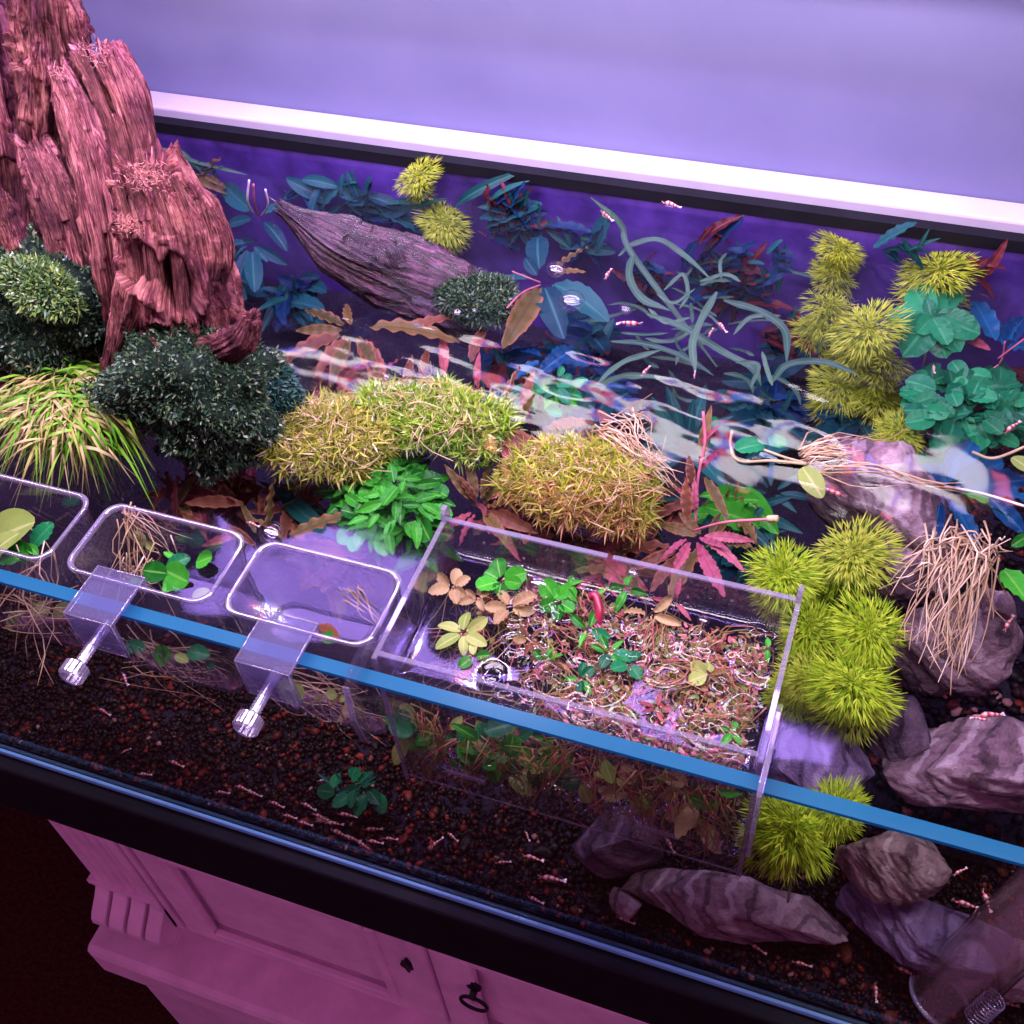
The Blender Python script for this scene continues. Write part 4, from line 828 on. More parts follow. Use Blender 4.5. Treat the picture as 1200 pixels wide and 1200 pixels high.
# ribbon plant: tangled straps
vt = thing('ribbon_plant', 'tangle of long grey green ribbon leaves drifting in the purple water', 'plant', P(820, 420, -.12))
def strap(pts, w, mat=strapL, parent=vt, z=-.04):
    pp = smooth_path([P(p[0], p[1], p[2] if len(p) > 2 else z) for p in pts], 26); V = []; UV = []; F = []
    ph = RND.uniform(0, 6)
    for i, p in enumerate(pp):
        tv = (pp[min(i+1, 25)] - pp[max(i-1, 0)]).normalized(); u = i / 25; s = tv.cross(Vector((.2*math.sin(ph+u*5), -.45, 1))).normalized(); n = s.cross(tv)
        k = w * min(1, u*5 + .3) * min(1, (1-u)*5 + .12)
        for j in (-1, -.5, 0, .5, 1): V.append(p + s*k*j + n*k*(.35*abs(j) + .25*math.sin(u*17+ph+j)*abs(j)) - parent.location); UV.append((u, (j+1)/2))
    for i in range(25):
        for j in range(4): a = i*5+j; F.append((a, a+5, a+6, a+1))
    return ob('leaf', mesh('leaf', V, F, mat, uv=UV), parent)
for pts, w in [(((840, 430, -.09), (742, 300), (728, 264), (692, 231)), 5), (((725, 300), (742, 287), (770, 281), (800, 298), (836, 330)), 5), (((742, 296), (738, 325), (752, 350), (785, 364)), 6.5),
        (((840, 342, -.025), (824, 372, -.022), (812, 402, -.022), (815, 438, -.03)), 6), (((758, 368), (800, 384), (850, 414), (882, 432), (892, 452)), 5.5), (((845, 326), (844, 308), (852, 296)), 3), (((905, 448, -.03), (922, 428, -.03), (962, 424, -.03), (1005, 438, -.03)), 5),
        (((848, 352), (892, 366), (920, 388), (922, 425)), 6), (((716, 400), (760, 404), (804, 420), (836, 440)), 4.5), (((778, 340), (800, 322), (806, 345), (796, 362)), 3.5), (((770, 345), (790, 355), (815, 338)), 3), (((905, 452, -.03), (898, 430, -.03), (893, 412, -.03)), 3.5), (((880, 455, -.03), (888, 428, -.03), (862, 425, -.03)), 3.5),
        (((700, 450), (730, 425), (775, 410)), 4.5), (((820, 330), (850, 322), (868, 330)), 3.5), (((760, 362), (780, 378), (810, 372)), 3.5), (((690, 455, -.05), (735, 440, -.05), (790, 445, -.05)), 4), (((860, 392), (880, 372), (915, 370)), 3.5), (((212, 176, -.05), (232, 196, -.05), (262, 226, -.05)), 4), (((228, 226, -.05), (238, 205, -.05), (262, 194, -.05)), 4), (((186, 172, -.06), (230, 190, -.06), (290, 205, -.06)), 3.5)]:
    strap(pts, w*.00045)
_r = random.Random(9)
for i in range(30):
    x, y = _r.gauss(815, 62), _r.gauss(385, 52); a = _r.uniform(0, 6.28); L = _r.uniform(30, 75); k = _r.uniform(-.9, .9); z = _r.uniform(-.11, -.045); pts = [(x, y, z)]
    for j in range(3): a += k*.7; x += L/3*math.cos(a); y += L/3*.7*math.sin(a); pts.append((x, y, z + .006*j))
    if all(250 < p[1] < 520 and 680 < p[0] < 960 for p in pts): strap(pts, _r.uniform(2.2, 4.2)*.00045)
# floating pair of leaves on pale runners
t = plant('runner_plant', 'pair of oval leaves on pale runners floating in front of the pink stones', (945, 543, -.03),
    [('jade', 862, 528, -.018, 896, 516, -.018, 1.0), ('lime', 940, 548, -.018, 962, 578, -.018, 1.0), ('jade', 900, 514, -.024, 922, 520, -.024, 1.0), ('dkgreen', 962, 556, -.03, 976, 552, -.03)])
stem(t, [P(858, 505, -.03), P(856, 522, -.022), P(866, 540, -.019), P(905, 540, -.018), P(945, 544, -.018)], .0015, stemT); stem(t, [P(895, 527, -.02), P(920, 536, -.018), P(945, 543, -.018)], .0013, stemT)
def strands(name, parent, specs, mat, seed, r=.0006, kind='stuff'):
    rnd = random.Random(seed); b = MB()
    for (p0, p1, n, sp0, sp1, sag) in specs:
        for _ in range(n):
            g = lambda s: Vector((rnd.gauss(0, s), rnd.gauss(0, s), rnd.gauss(0, s*.6)))
            a = p0 + g(sp0); c = p1 + g(sp1); w_ = Vector((math.sin(_*.9), math.cos(_*.7), .3)) * (c-a).length * .075; m1 = a.lerp(c, .35) + w_ + g((c-a).length*.055) + Vector((0, 0, sag)); m2 = a.lerp(c, .7) - w_*.5 + g((c-a).length*.055)
            b.tube([q - parent.location for q in smooth_path([a, m1, m2, c], 9)], [r*rnd.uniform(.6, 1.2)*(1 - .6*k/8) for k in range(9)], 4)
    return b.build(name, mat, parent, True, kind=kind)
rootM = islandmat('root_strands', [(0, (0.30, 0.18, 0.09)), (.6, (0.55, 0.38, 0.22)), (1, (0.75, 0.60, 0.42))], .5, .4, .1)
strands('roots', t, [(P(944, 535, -.022), P(1018, 545, -.04), 34, .003, .012, .006), (P(946, 532, -.02), P(1010, 525, -.03), 20, .003, .008, .004)], rootM, 3)
t = thing('hanging_roots', 'bundle of pale tan roots hanging over the mauve stones', 'roots', P(1130, 650, -.05))
strands('roots', t, [(P(1128, 636, -.030), P(1092, 752, -.052), 34, .010, .008, .010), (P(1120, 638, -.030), P(1056, 676, -.045), 18, .010, .009, .010), (P(1140, 648, -.032), P(1118, 782, -.058), 20, .008, .007, .010), (P(1150, 650, -.034), P(1168, 712, -.050), 9, .006, .006, .006), (P(1130, 640, -.03), P(1170, 645, -.03), 10, .008, .008, .004)], rootM, 5, .0008)
plant('runner_plant', 'single green leaf poking in at the photo edge beside the roots', (1195, 690, -.045), [('green', 1176, 668, -.04, 1205, 700, -.035, 1.5), ('green', 1185, 640, -.04, 1210, 625, -.035, 1.2)])
t = plant('runner_plant', 'tan runner with a lime leaf at the photo edge above the blue plant', (1180, 540, -.03), [('lime', 1186, 536, -.022, 1212, 552, -.02, 1.1)])
stem(t, [P(1140, 530, -.03), P(1165, 537, -.022), P(1205, 522, -.02)], .0016, stemT)
strands('roots', t, [(P(960, 548, -.02), P(1130, 573, -.024), 5, .002, .004, .004)], rootM, 6, .0007)
# tan pine like stems beside the reddish moss
t = thing('dry_stems', 'spray of thin dry tan stems beside the reddish moss mat', 'stems', P(735, 515, -.02))
strands('stalks', t, [(P(708, 500, -.018), P(782, 560, -.02), 26, .004, .008, .003), (P(712, 505, -.018), P(760, 478, -.012), 6, .004, .008, .002), (P(740, 485, -.012), P(770, 540, -.016), 6, .003, .006, .002)], rootM, 8, .0006)

# feathery whorls
def whorl_mesh(mat, seed):
    rs = random.Random(seed); V = []; F = []
    def blade(a, b, w):
        d = (b - a); s = d.cross(Vector((0, 0, 1)) + Vector((rs.gauss(0, .3), rs.gauss(0, .3), 0)));
        if s.length < 1e-6: return
        s = s.normalized() * w; m = a.lerp(b, .55); k = len(V)
        V.extend([a - s*.6, a + s*.6, m + s, m - s, b]); F.extend([(k, k+1, k+2, k+3), (k+3, k+2, k+4)])
    for tier, (el, rad, z, nb) in enumerate(((1.0, .36, .06, 11), (.55, .62, .05, 15), (.28, .88, .02, 18), (.08, 1.0, -.03, 20), (-.16, 1.0, -.12, 18), (-.4, .9, -.22, 14))):
        for i in range(nb):
            a = 6.283 * (i + rs.uniform(-.25, .25)) / nb + tier; e = el + rs.gauss(0, .1); L = rad * rs.uniform(.68, 1.12)
            def dirn(a, e): return Vector((math.cos(a)*math.cos(e), math.sin(a)*math.cos(e), math.sin(e)))
            o = Vector((0, 0, z)); d = dirn(a, e); m = o + d*L*.38; blade(o, m, .013)
            for sg in (-1, 1):
                d2 = dirn(a + sg*rs.uniform(.16, .30), e + rs.gauss(0, .12)); q = m + d2*L*.28; blade(m, q, .017)
                for s3 in (-1, 0, 1):
                    d3 = dirn(a + sg*.2 + s3*rs.uniform(.2, .36), e - .22 + rs.gauss(0, .22)); blade(q, q + d3*L*rs.uniform(.26, .42), .015)
    return mesh('whorl', V, F, mat)
feath = islandmat('feathery_leaves', [(0, (0.13, 0.26, 0.01)), (.5, (0.33, 0.50, 0.015)), (1, (0.58, 0.68, 0.06))], .5, .1, .4)
feathb = islandmat('dull_feathery_leaves', [(0, (0.16, 0.25, 0.02)), (.5, (0.36, 0.45, 0.03)), (1, (0.56, 0.58, 0.09))], .5, .1, .4)
WA = [whorl_mesh(feath, i) for i in range(3)]; WB = [whorl_mesh(feathb, i + 9) for i in range(3)]
def feather(label, px, py, z, rpx, set_=WA + WB[:1], lower=2, tilt=None):
    c = P(px, py, z); R = rpx * (c - CAMLOC).length / FPX * 1.06
    t = thing('feathery_stem_plant', label, 'plant', c, 'feathery stem plants')
    ti = tilt or (RND.uniform(.25, .6), RND.uniform(-.1, .35))
    ob('whorl', RND.choice(set_), t, (0, 0, 0), (ti[0], ti[1], RND.uniform(0, 6)), (R*RND.uniform(.85, 1.12), R*RND.uniform(.85, 1.12), R*RND.uniform(.45, .75)))
    for k in range(lower):
        ob('whorl', RND.choice(set_), t, (ti[1]*-.01*(k+1), .004*(k+1), -.016*(k+1)), (ti[0]*.6 + RND.gauss(0, .15), ti[1], RND.uniform(0, 6)), (R*RND.uniform(.75, 1.05), R*RND.uniform(.75, 1.05), R*.7))
    zf = floor_z(c.x, c.y); stem(t, [c, c + Vector((.004, .006, -.03)), Vector((c.x + .008, min(c.y + .012, YB - .02), max(zf, c.z - .12)))], .0013, stemM)
    return t
for l, x, y, z, r in (('small bright feathery head just behind the box corner', 918, 672, -.05, 44), ('tall feathery head against the pink stone slope', 1000, 648, -.045, 52), ('round bright feathery head nearest the mauve stone', 1018, 737, -.05, 47), ('lowest wide feathery head in front of the violet block', 1000, 800, -.055, 55), ('half hidden feathery head against the side of the breeding box', 948, 735, -.07, 42), ('low feathery head between the box side and lowest head', 948, 795, -.08, 46), ('dim feathery head under the tall one', 965, 700, -.09, 45)):
    feather(l, x, y, z, r)
for l, x, y, z, r in (('dull feathery head at the surface above the ribbon leaves end', 972, 358, -.03, 36), ('broad dull feathery head in the middle of the back clump', 1018, 385, -.03, 44), ('dull feathery head under the jade rosette, back clump', 1040, 420, -.05, 34), ('large feathery head behind the jade rosette by the back glass', 1100, 316, -.04, 46), ('deep feathery head close to the white ledge over the back clump', 985, 290, -.07, 34), ('feathery head below the round leaf bush', 1055, 506, -.05, 34), ('lower feathery head of the back clump by the ripples', 985, 450, -.08, 38), ('dim feathery head between the back clump and the bush', 1030, 465, -.09, 40)):
    feather(l, x, y, z, r, WB)
feather('pale green feathery head near the white ledge behind the log', 490, 206, -.06, 27, WB, 1); feather('wider pale green feathery head floating behind the log', 520, 260, -.05, 36, WB, 1)
feather('shaggy feathery mass added below the rim as the refracted copy of the feathery bush', 930, 968, -.075, 62, WA + WB[:1], 2, (-1.0, 0.1))  # added head standing in for the bush refracted through the front pane
feather('shaggy feathery tuft just right of the box foot below the rim', 985, 945, -.085, 42, WA, 1, (-.9, .3))

# grass tuft below the stump
gb = P(70, 500, -.03)
t = thing('grass_tuft', 'fountain of green and straw coloured grass blades below the stump moss', 'grass', gb)
def grass():
    rnd = random.Random(12); V = []; F = []
    def bl(a, m1, c, w):
        pp = smooth_path([a, m1, c], 8); k = len(V)
        for i, p in enumerate(pp):
            tv = (pp[min(i+1, 7)] - pp[max(i-1, 0)]).normalized(); s = tv.cross(Vector((rnd.gauss(0,.1), -.5, 1))).normalized(); ww = w*(1 - (i/7.2)**2)
            V.append(p - s*ww - gb); V.append(p + s*ww - gb)
        for i in range(7): F.append((k+2*i, k+2*i+1, k+2*i+3, k+2*i+2))
    for _ in range(1000):
        bx, by = rnd.gauss(78, 26), rnd.gauss(466, 18); an = rnd.uniform(-.5, 2.9); L = rnd.uniform(40, 125)
        tx, ty = bx + L*math.cos(an), by + abs(L*math.sin(an))*.95 + rnd.uniform(-15, 10)
        z0 = -.022; zm = rnd.uniform(-.01, .012); z1 = rnd.uniform(-.05, -.02)
        if tx < 190 and ty < 610: bl(P(bx, by, z0), P((bx+tx)/2, (by+ty)/2 - 14, zm), P(tx, ty, z1), rnd.uniform(.0006, .0013))
    return mesh('blades', V, F, islandmat('grass_blades', [(0, (0.05, 0.26, 0.01)), (.4, (0.20, 0.44, 0.03)), (.6, (0.38, 0.34, 0.10)), (1, (0.56, 0.42, 0.22))], .35, .5, .25))
ob('blades', grass(), t, kind='stuff')
mound('root_ball', (.040, .020, .012), 41, .3, mossdark, t, (.004, .015, -.022))

# ================================================================== CLEAR CONTAINERS ON THE FRONT PANE
def rrect(x0, x1, y0, y1, r, n=6):
    out = []
    for cx, cyy, a0 in ((x1-r, y1-r, 0), (x0+r, y1-r, 90), (x0+r, y0+r, 180), (x1-r, y0+r, 270)):
        for k in range(n + 1): a = math.radians(a0 + 90*k/n); out.append((cx + r*math.cos(a), cyy + r*math.sin(a)))
    return out
def rings(rs_, mat_idx=None):
    V = []; F = []; n = len(rs_[0][0])
    for poly, z in rs_: V += [(p[0], p[1], z) for p in poly]
    for k in range(len(rs_)-1):
        for i in range(n): j = (i+1) % n; F.append((k*n+i, k*n+j, (k+1)*n+j, (k+1)*n+i))
    return V, F, n
def small_box(label, x0, x1, y0, y1, zt, zb, clamp_x, seed):
    t = thing('hanging_container', label, 'container', ((x0+x1)/2, y0, zb), 'small clear containers on the rim')
    ox, oy, oz = t.location
    rel = lambda poly: [(a-ox, b-oy) for a, b in poly]
    tp = .006                                     # walls taper towards the foot
    R = lambda e, zz: (rel(rrect(x0+tp*(zt-zz)/(zt-zb)-e, x1-tp*(zt-zz)/(zt-zb)+e, y0+tp*.5*(zt-zz)/(zt-zb)-e, y1-tp*(zt-zz)/(zt-zb)+e, .010)), zz-oz)
    for e in (0, -.0016):
        V, F, n = rings([R(e, zb + .004), R(e, WATER), R(e, zt - .003)]); m_ = mesh('wall', V, F, [M['acrylic_wet'], M['acrylic']], fm=[0]*n + [1]*n); ob('wall', m_, t)
    a = R(-.004, zb); V, F, n = rings([R(0, zb + .004), R(-.0012, zb + .0012), a]); F.append(tuple(range(2*n, 3*n))[::-1]); ob('floor_plate', mesh('floor_plate', V, F, M['acrylic_wet']), t)
    V, F, n = rings([R(.0, zt - .003), R(.0008, zt - .0022), R(.0009, zt - .0006), R(.0004, zt), R(-.0012, zt), R(-.0017, zt - .0008), R(-.0016, zt - .003)]); ob('rim', mesh('rim', V, F, M['acrylic_edge']), t)
    # slits low in the front wall
    for i in range(11):
        u = x0 + .012 + (x1 - x0 - .024) * i / 10
        MB().prism([(y0 + .0022 - oy, zb + .010 - oz), (y0 + .0006 - oy, zb + .034 - oz), (y0 + .0001 - oy, zb + .034 - oz), (y0 + .0016 - oy, zb + .010 - oz)], 0, u - .0006 - ox, u + .0006 - ox).build('slit', M['acrylic_edge'], t)
    if clamp_x is not None:
        c0, c1 = clamp_x; w = .0026
        clamp_o = MB().prism([(y0 + .004 - oy, zt - .012 - oz), (y0 + .004 - oy, .0072 - oz), (-.0165 - oy, .0072 - oz), (-.0165 - oy, -.020 - oz), (-.0192 - oy, -.020 - oz), (-.0192 - oy, .0100 - oz), (y0 + .0066 - oy, .0100 - oz), (y0 + .0066 - oy, zt - .012 - oz)], 0, c0 - ox, c1 - ox).build('clamp', M['frost'], t, bevel=.0008)
        prof_ = [(y0 + .0066 - oy, zt - .012 - oz), (y0 + .0066 - oy, .0100 - oz), (-.0192 - oy, .0100 - oz), (-.0192 - oy, -.020 - oz)]
        for xx in (c0 - .0002, c1 - .0006):
            MB().tube([(xx + .0004 - ox, a_, b_) for a_, b_ in prof_], .00055, 5).build('clamp_edge', M['acrylic_edge'], clamp_o, True)
        for a_, b_ in prof_[1:]: MB().tube([(c0 - ox, a_, b_), (c1 - ox, a_, b_)], .0005, 5).build('clamp_edge', M['acrylic_edge'], clamp_o, True)
        cx = (c0 + c1) / 2 - ox; Mx = Matrix.Translation((cx, -.0075 - oy, -.0075 - oz)) @ Matrix.Rotation(math.radians(90), 4, 'X')
        prof = []
        for k in range(30): prof.append((.0036 if k % 2 else .0029, .0002 + k * .0010))
        sc = MB().lathe(prof, 18, Mx).build('screw', M['acrylic_edge'], clamp_o, True)
        Mk = Mx @ Matrix.Translation((0, 0, .030))
        MB().lathe([(.0058, 0), (.0070, .0012), (.0070, .0085), (.0060, .0098), (.0030, .0098)], 40, Mk, wob=lambda i, k: .05 * (i % 2) if 0 < k < 3 else 0).build('knob', M['acrylic_edge'], clamp_o)
    return t
small_box('clear round cornered container at the photo edge holding a big yellow leaf', -.512, -.422, .0085, .060, .010, -.094, None, 1)
small_box('clear container with tan roots and green leaves, clamped between the other two small ones', -.409, -.3165, .0085, .060, .010, -.094, (-.389, -.358), 2)
small_box('nearly empty clear container clamped right next to the big breeding box', -.3065, -.2185, .0085, .060, .010, -.094, (-.282, -.250), 3)

bb = thing('breeding_box', 'large clear acrylic breeding box hung on the front rim, full of floating plants', 'container', (BX0, BY0, -.125))
def bpart(name, mb, mat=M['acrylic'], **kw):
    mb.V = [(a - BX0, b - BY0, c + .125) for a, b, c in mb.V]; return mb.build(name, mat, bb, **kw)
BT, BB, TH = .006, -.122, .0028
for (x0, x1, y0, y1) in ((BX0, BX1, BY0, BY0 + TH), (BX0, BX1, BY1 - TH, BY1), (BX0 - TH, BX0 - .0001, BY0 - .002, BY1 + .003), (BX1 + .0001, BX1 + TH, BY0 - .002, BY1 + .003)):
    bpart('wall', MB().box(x0, x1, y0, y1, BB, WATER - .0002), M['acrylic_wet']); bpart('wall', MB().box(x0, x1, y0, y1, WATER, BT - .0014))
for (x0, x1, y0, y1) in ((BX0, BX1, BY0, BY0 + TH), (BX0, -.117, BY1 - TH, BY1), (-.114, BX1, BY1 - TH, BY1), (BX0 - TH, BX0 - .0001, BY0 - .002, BY1 + .003), (BX1 + .0001, BX1 + TH, BY0 - .002, BY1 + .003)):
    bpart('wall_edge', MB().box(x0, x1, y0, y1, BT - .0014, BT), M['acrylic_edge'])
bpart('floor_plate', MB().box(BX0, BX1, BY0 + TH, BY1 - TH, BB + .001, BB + .0035), M['acrylic_wet'])
bpart('floor_edge', MB().box(BX0, BX1, BY0 - .0006, BY0 - .0001, BB, BB + .0012), M['acrylic_edge'])
for x in (BX0 - TH, BX1):
    bpart('corner_tab', MB().prism([(BY1 - .004, BT), (BY1 + .003, BT), (BY1 + .003, BT + .006), (BY1 + .0015, BT + .0085), (BY1 - .0025, BT + .0085), (BY1 - .004, BT + .006)], 0, x, x + TH), M['acrylic_edge'])
    bpart('side_edge', MB().box(x, x + TH, BY0 - .0026, BY0 - .0021, BB, BT), M['acrylic_edge'])
def hook(x, w, drop):
    bpart('hook', MB().prism([(.040, BT + .001), (.030, BT + .010), (-.010, BT + .010), (-.0155, BT + .006), (-.0175, -.020), (-.0150, drop), (-.0115, drop - .002), (-.0095, drop + .006), (-.0085, .0035), (.0075, .0035), (.012, BT - .01), (.040, BT - .01)], 0, x, x + w), M['acrylic_edge'] if w < .004 else M['acrylic'], bevel=.0007)
hook(BX1 + TH + .0004, .0030, -.052)
def wide_hook():
    x0, x1 = BX0 - .0075, BX0 - .0045
    bpart('hook', MB().prism([(.040, BT + .001), (.030, BT + .010), (-.010, BT + .010), (-.0165, BT + .004), (-.019, -.018), (-.0155, -.044), (-.0125, -.050), (-.0095, -.044), (-.0085, .0035), (.0075, .0035), (.012, BT - .01), (.040, BT - .01)], 0, x0, x1), M['acrylic'], bevel=.0006)
    bpart('hook_edge', MB().prism([(-.019, -.018), (-.0155, -.044), (-.0125, -.050), (-.0128, -.0515), (-.0162, -.0450), (-.0198, -.018), (-.0172, BT + .0045), (-.0165, BT + .004)], 0, x0 - .0004, x1 + .0004), M['acrylic_edge'])
wide_hook()
for px_, py_ in ((545, 910), (770, 975)):
    q = PY(px_, py_, BY0 - .001); b = MB(); L, r = .011, .0016
    poly = [(q.x - L + r*math.cos(a), q.z + r*math.sin(a)) for a in np.linspace(math.pi/2, 3*math.pi/2, 7)] + [(q.x + L + r*math.cos(a), q.z + r*math.sin(a)) for a in np.linspace(-math.pi/2, math.pi/2, 7)]
    bpart('slot', b.prism(poly, 1, BY0 - .0016, BY0 - .0002), M['acrylic_edge'])
for i in range(22):
    z = -.040 - i * .0036; bpart('scale_mark', MB().box(BX1 + TH + .00005, BX1 + TH + .0004, BY0 + .001, BY0 + (.007 if i % 5 == 0 else .004), z, z + .0005), M['acrylic_edge'] if i < 14 else M['black'])
for i in range(7):
    for j in range(3):
        if (i + j) % 2 == 0:
            x = BX0 + .022 + i * .024; bpart('vent_hole', MB().lathe([(.0009, 0), (.0009, .0004)], 8, Matrix.Translation((x, BY1 - TH - .0002, -.006 - j * .006)) @ Matrix.Rotation(math.radians(90), 4, 'X')), M['acrylic_edge'])

# ------------------------------------------------------------------ floating plants in the box and containers
ZW = WATER + .0012
def floater(label, px, py, key, n, lpx, seed, cat='floating plant', w=1.0, z=ZW, roots=6):
    rnd = random.Random(seed); c = P(px, py, z); t = thing('floating_plant', label, cat, c); L = lpx * .00058
    a0 = rnd.uniform(0, 6.28)
    for i in range(n):
        a = a0 + 6.283 * i / n + rnd.gauss(0, .25); e = rnd.uniform(-.05, .35)
        place_leaf(t, key if isinstance(key, str) else rnd.choice(key), c + Vector((math.cos(a), math.sin(a), 0)) * L*.15, c + Vector((math.cos(a)*math.cos(e), math.sin(a)*math.cos(e), math.sin(e))) * L * rnd.uniform(.8, 1.2), scale_w=w)
    if roots: strands('roots', t, [(c, c + Vector((rnd.gauss(0, .01), rnd.gauss(0, .006), -.045)), roots, .002, .012, 0)], rootM, seed, .0004)
    return t
for i, (l, x, y, k, n, s, w) in enumerate((
    ('bright green four leaved rosette near the back wall of the breeding box', 587, 680, 'greenround', 6, 24, 1.0), ('tan withered rosette by the corner of the breeding box', 530, 688, 'tan', 6, 24, 1.1), ('yellow green scalloped leaves over the violet reflection in the box', 543, 742, 'lime', 6, 26, .9),
    ('green leaf trio right of the tan tangle in the breeding box', 655, 705, 'greenround', 5, 24, 1.0), ('tan oval leaves in the tangle at the middle of the box', 597, 712, 'tan', 5, 26, 1.0), ('deep green leaves beside the red curl', 665, 688, ['greenround', 'green'], 5, 20, 1.0),
    ('dark green leaf pair at the centre of the box', 690, 738, ['dkgreen', 'green'], 4, 24, .9), ('pale brown curled leaf near the back middle of the box', 762, 720, 'tan', 3, 30, .6), ('small green leaves near the front wall of the box', 680, 795, ['green', 'dkgreen'], 5, 18, 1.0), ('teal leaf ringed by water at the middle of the box', 738, 778, 'dkgreen', 3, 20, 1.1),
    ('green leaf in the ring of water at the front corner of the box', 858, 858, 'green', 4, 14, 1.2), ('tan leaf cluster at the side of the box', 560, 700, 'tan', 5, 16, 1.0), ('green and pink leaf clump between red curl and back wall', 712, 690, ['green', 'pink'], 5, 16, 1.0), ('olive leaves left of the white glare', 555, 770, ['lime', 'greenround'], 3, 18, 1.0),
    ('green leaf pair near the back wall right of the red curl', 735, 690, 'green', 4, 22, 1.0), ('pink leaf curl in the right half of the box near the back wall', 790, 705, 'pink', 3, 22, 1.4), ('small bright green leaf by the right wall of the box', 900, 760, 'green', 2, 12, 1.3), ('red leaf cluster at the front middle of the box', 770, 830, 'red', 5, 18, 1.2), ('dark green cluster left of the matted leaves', 715, 765, ['dkgreen', 'green'], 6, 20, 1.0), ('pink and green cluster at the front wall of the box', 640, 775, ['pink', 'green', 'brown'], 6, 18, 1.0), ('brown leaf cluster beside the glare', 620, 750, ['brown', 'tan'], 6, 18, 1.2), ('olive cluster in the matted leaves', 830, 790, ['olive', 'lime'], 5, 16, 1.5))):
    floater(l, x, y, k, n, s, 100 + i, w=w)
t = thing('red_curl_leaf', 'crimson curled leaf standing in the middle of the breeding box', 'leaf', P(697, 712, ZW))
stem(t, [P(700, 735, ZW - .004), P(702, 716, ZW + .002), P(698, 698, ZW + .005), P(692, 700, ZW + .003)], .0024, plain('crimson', (0.22, 0.008, 0.035), .35, .5, 70, .3), 'blade', 8)
# matted small floating leaves
def mat_leaves():
    rs = np.random.RandomState(8); n = 3400
    u = rs.beta(1.6, 1.0, n); x = BX0 + .006 + (BX1 - BX0 - .014) * u; y = rs.uniform(BY0 + .006, BY1 - .012, n)
    keep = rs.rand(n) < np.clip((u - .28) * 2.2 + .05, 0.04, 1); x, y = x[keep], y[keep]; n = len(x)
    pos = np.stack([x, y, WATER + rs.uniform(-.011, -.0012, n)], 1)
    a = np.linspace(0, 2*np.pi, 7)[:-1]; bV = np.concatenate([[[0, 0, .15]], np.stack([np.cos(a), np.sin(a)*.75, np.zeros(6)], 1)]); bF = np.array([[0, 1+i, 1+(i+1) % 6] for i in range(6)])
    s = rs.uniform(.0007, .0021, n) * (1 + .5 * (rs.rand(n) > .95)); S = np.stack([s*1.3, s*.8, s], 1)
    t1 = rs.normal(0, .8, n); az = rs.uniform(0, 6.28, n); ca, sa, cb, sb = np.cos(az), np.sin(az), np.cos(t1), np.sin(t1); o = np.zeros(n)
    R = np.stack([ca, -sa*cb, sa*sb, sa, ca*cb, -ca*sb, o, sb, cb], 1).reshape(n, 3, 3)
    V, F = scatter(bV, bF, pos, R, S)
    m = islandmat('matted_leaves', [(0, (0.06, 0.14, 0.015)), (.3, (0.20, 0.20, 0.03)), (.55, (0.40, 0.09, 0.07)), (.8, (0.50, 0.06, 0.11)), (1, (0.66, 0.28, 0.26))], .3, .5, .25, zone=((0.16, 0.22, 0.03), 34, .55))
    return mesh('floating_leaf_mat', V, F, m)
fm_ = thing('floating_leaf_mat', 'mat of tiny reddish and olive floating leaves filling half the breeding box', 'floating plants', P(800, 780, WATER))
_m = mat_leaves(); _m.transform(Matrix.Translation(-fm_.location)); ob('small_leaves', _m, fm_, kind='stuff')
reds = islandmat('reddish_roots', [(0, (0.14, 0.13, 0.02)), (.35, (0.28, 0.25, 0.05)), (.6, (0.42, 0.14, 0.09)), (.85, (0.50, 0.10, 0.12)), (1, (0.60, 0.44, 0.24))], .4, .3, .15)
sp = []
rr_ = random.Random(21)
for i in range(46):
    u = rr_.random() ** .8; a = Vector((BX0 + .012 + (BX1 - BX0 - .024) * u, rr_.uniform(BY0 + .008, BY1 - .012), WATER - .002))
    sp.append((a, a + Vector((rr_.gauss(0, .018), rr_.gauss(0, .006), rr_.uniform(-.055, -.012))), 7, .004, .006, 0)); sp.append((a, a + Vector((rr_.gauss(0, .014), rr_.gauss(0, .012), .001)), 5, .004, .004, .0))
for i in range(90):
    u = .3 + .68*rr_.random(); a = Vector((BX0 + .008 + (BX1 - BX0 - .018) * u, rr_.uniform(BY0 + .008, BY1 - .014), WATER - .002))
    b = a + Vector((rr_.gauss(0, .016), rr_.gauss(0, .012), rr_.uniform(-.004, -.0005))); b.x = min(max(b.x, BX0 + .006), BX1 - .006); b.y = min(max(b.y, BY0 + .006), BY1 - .008)
    sp.append((a, b, 4, .0022, .0022, .0))
strands('trailing_roots', fm_, sp, reds, 31, .00038)
t = thing('submerged_leaves', 'green leaves pressed behind the front wall of the breeding box below the rim', 'floating plant', P(560, 870, -.04))
for i in range(110):
    x = rr_.uniform(475, 850) if i > 16 else rr_.uniform(470, 660); y = 805 + (x - 440) * .275 + rr_.uniform(8, 62)
    b = PY(x, y, BY0 + rr_.uniform(.006, .03)); k = rr_.choice(['greenround', 'green', 'dkgreen', 'lime']) if x < 660 else rr_.choice(['lime', 'tan', 'olive', 'green', 'brown'])
    place_leaf(t, k, b, b + Vector((rr_.gauss(0, 1), rr_.gauss(0, .3), rr_.gauss(0, .5))).normalized() * rr_.uniform(.007, .019))
strands('roots', t, [(PY(x, 825 + (x - 440)*.275, BY0 + .012), PY(x + rr_.gauss(0, 30), 868 + (x - 440)*.275 + rr_.uniform(-15, 25), BY0 + .012), 9, .006, .006, 0) for x in range(480, 860, 17)], reds, 32, .0005)
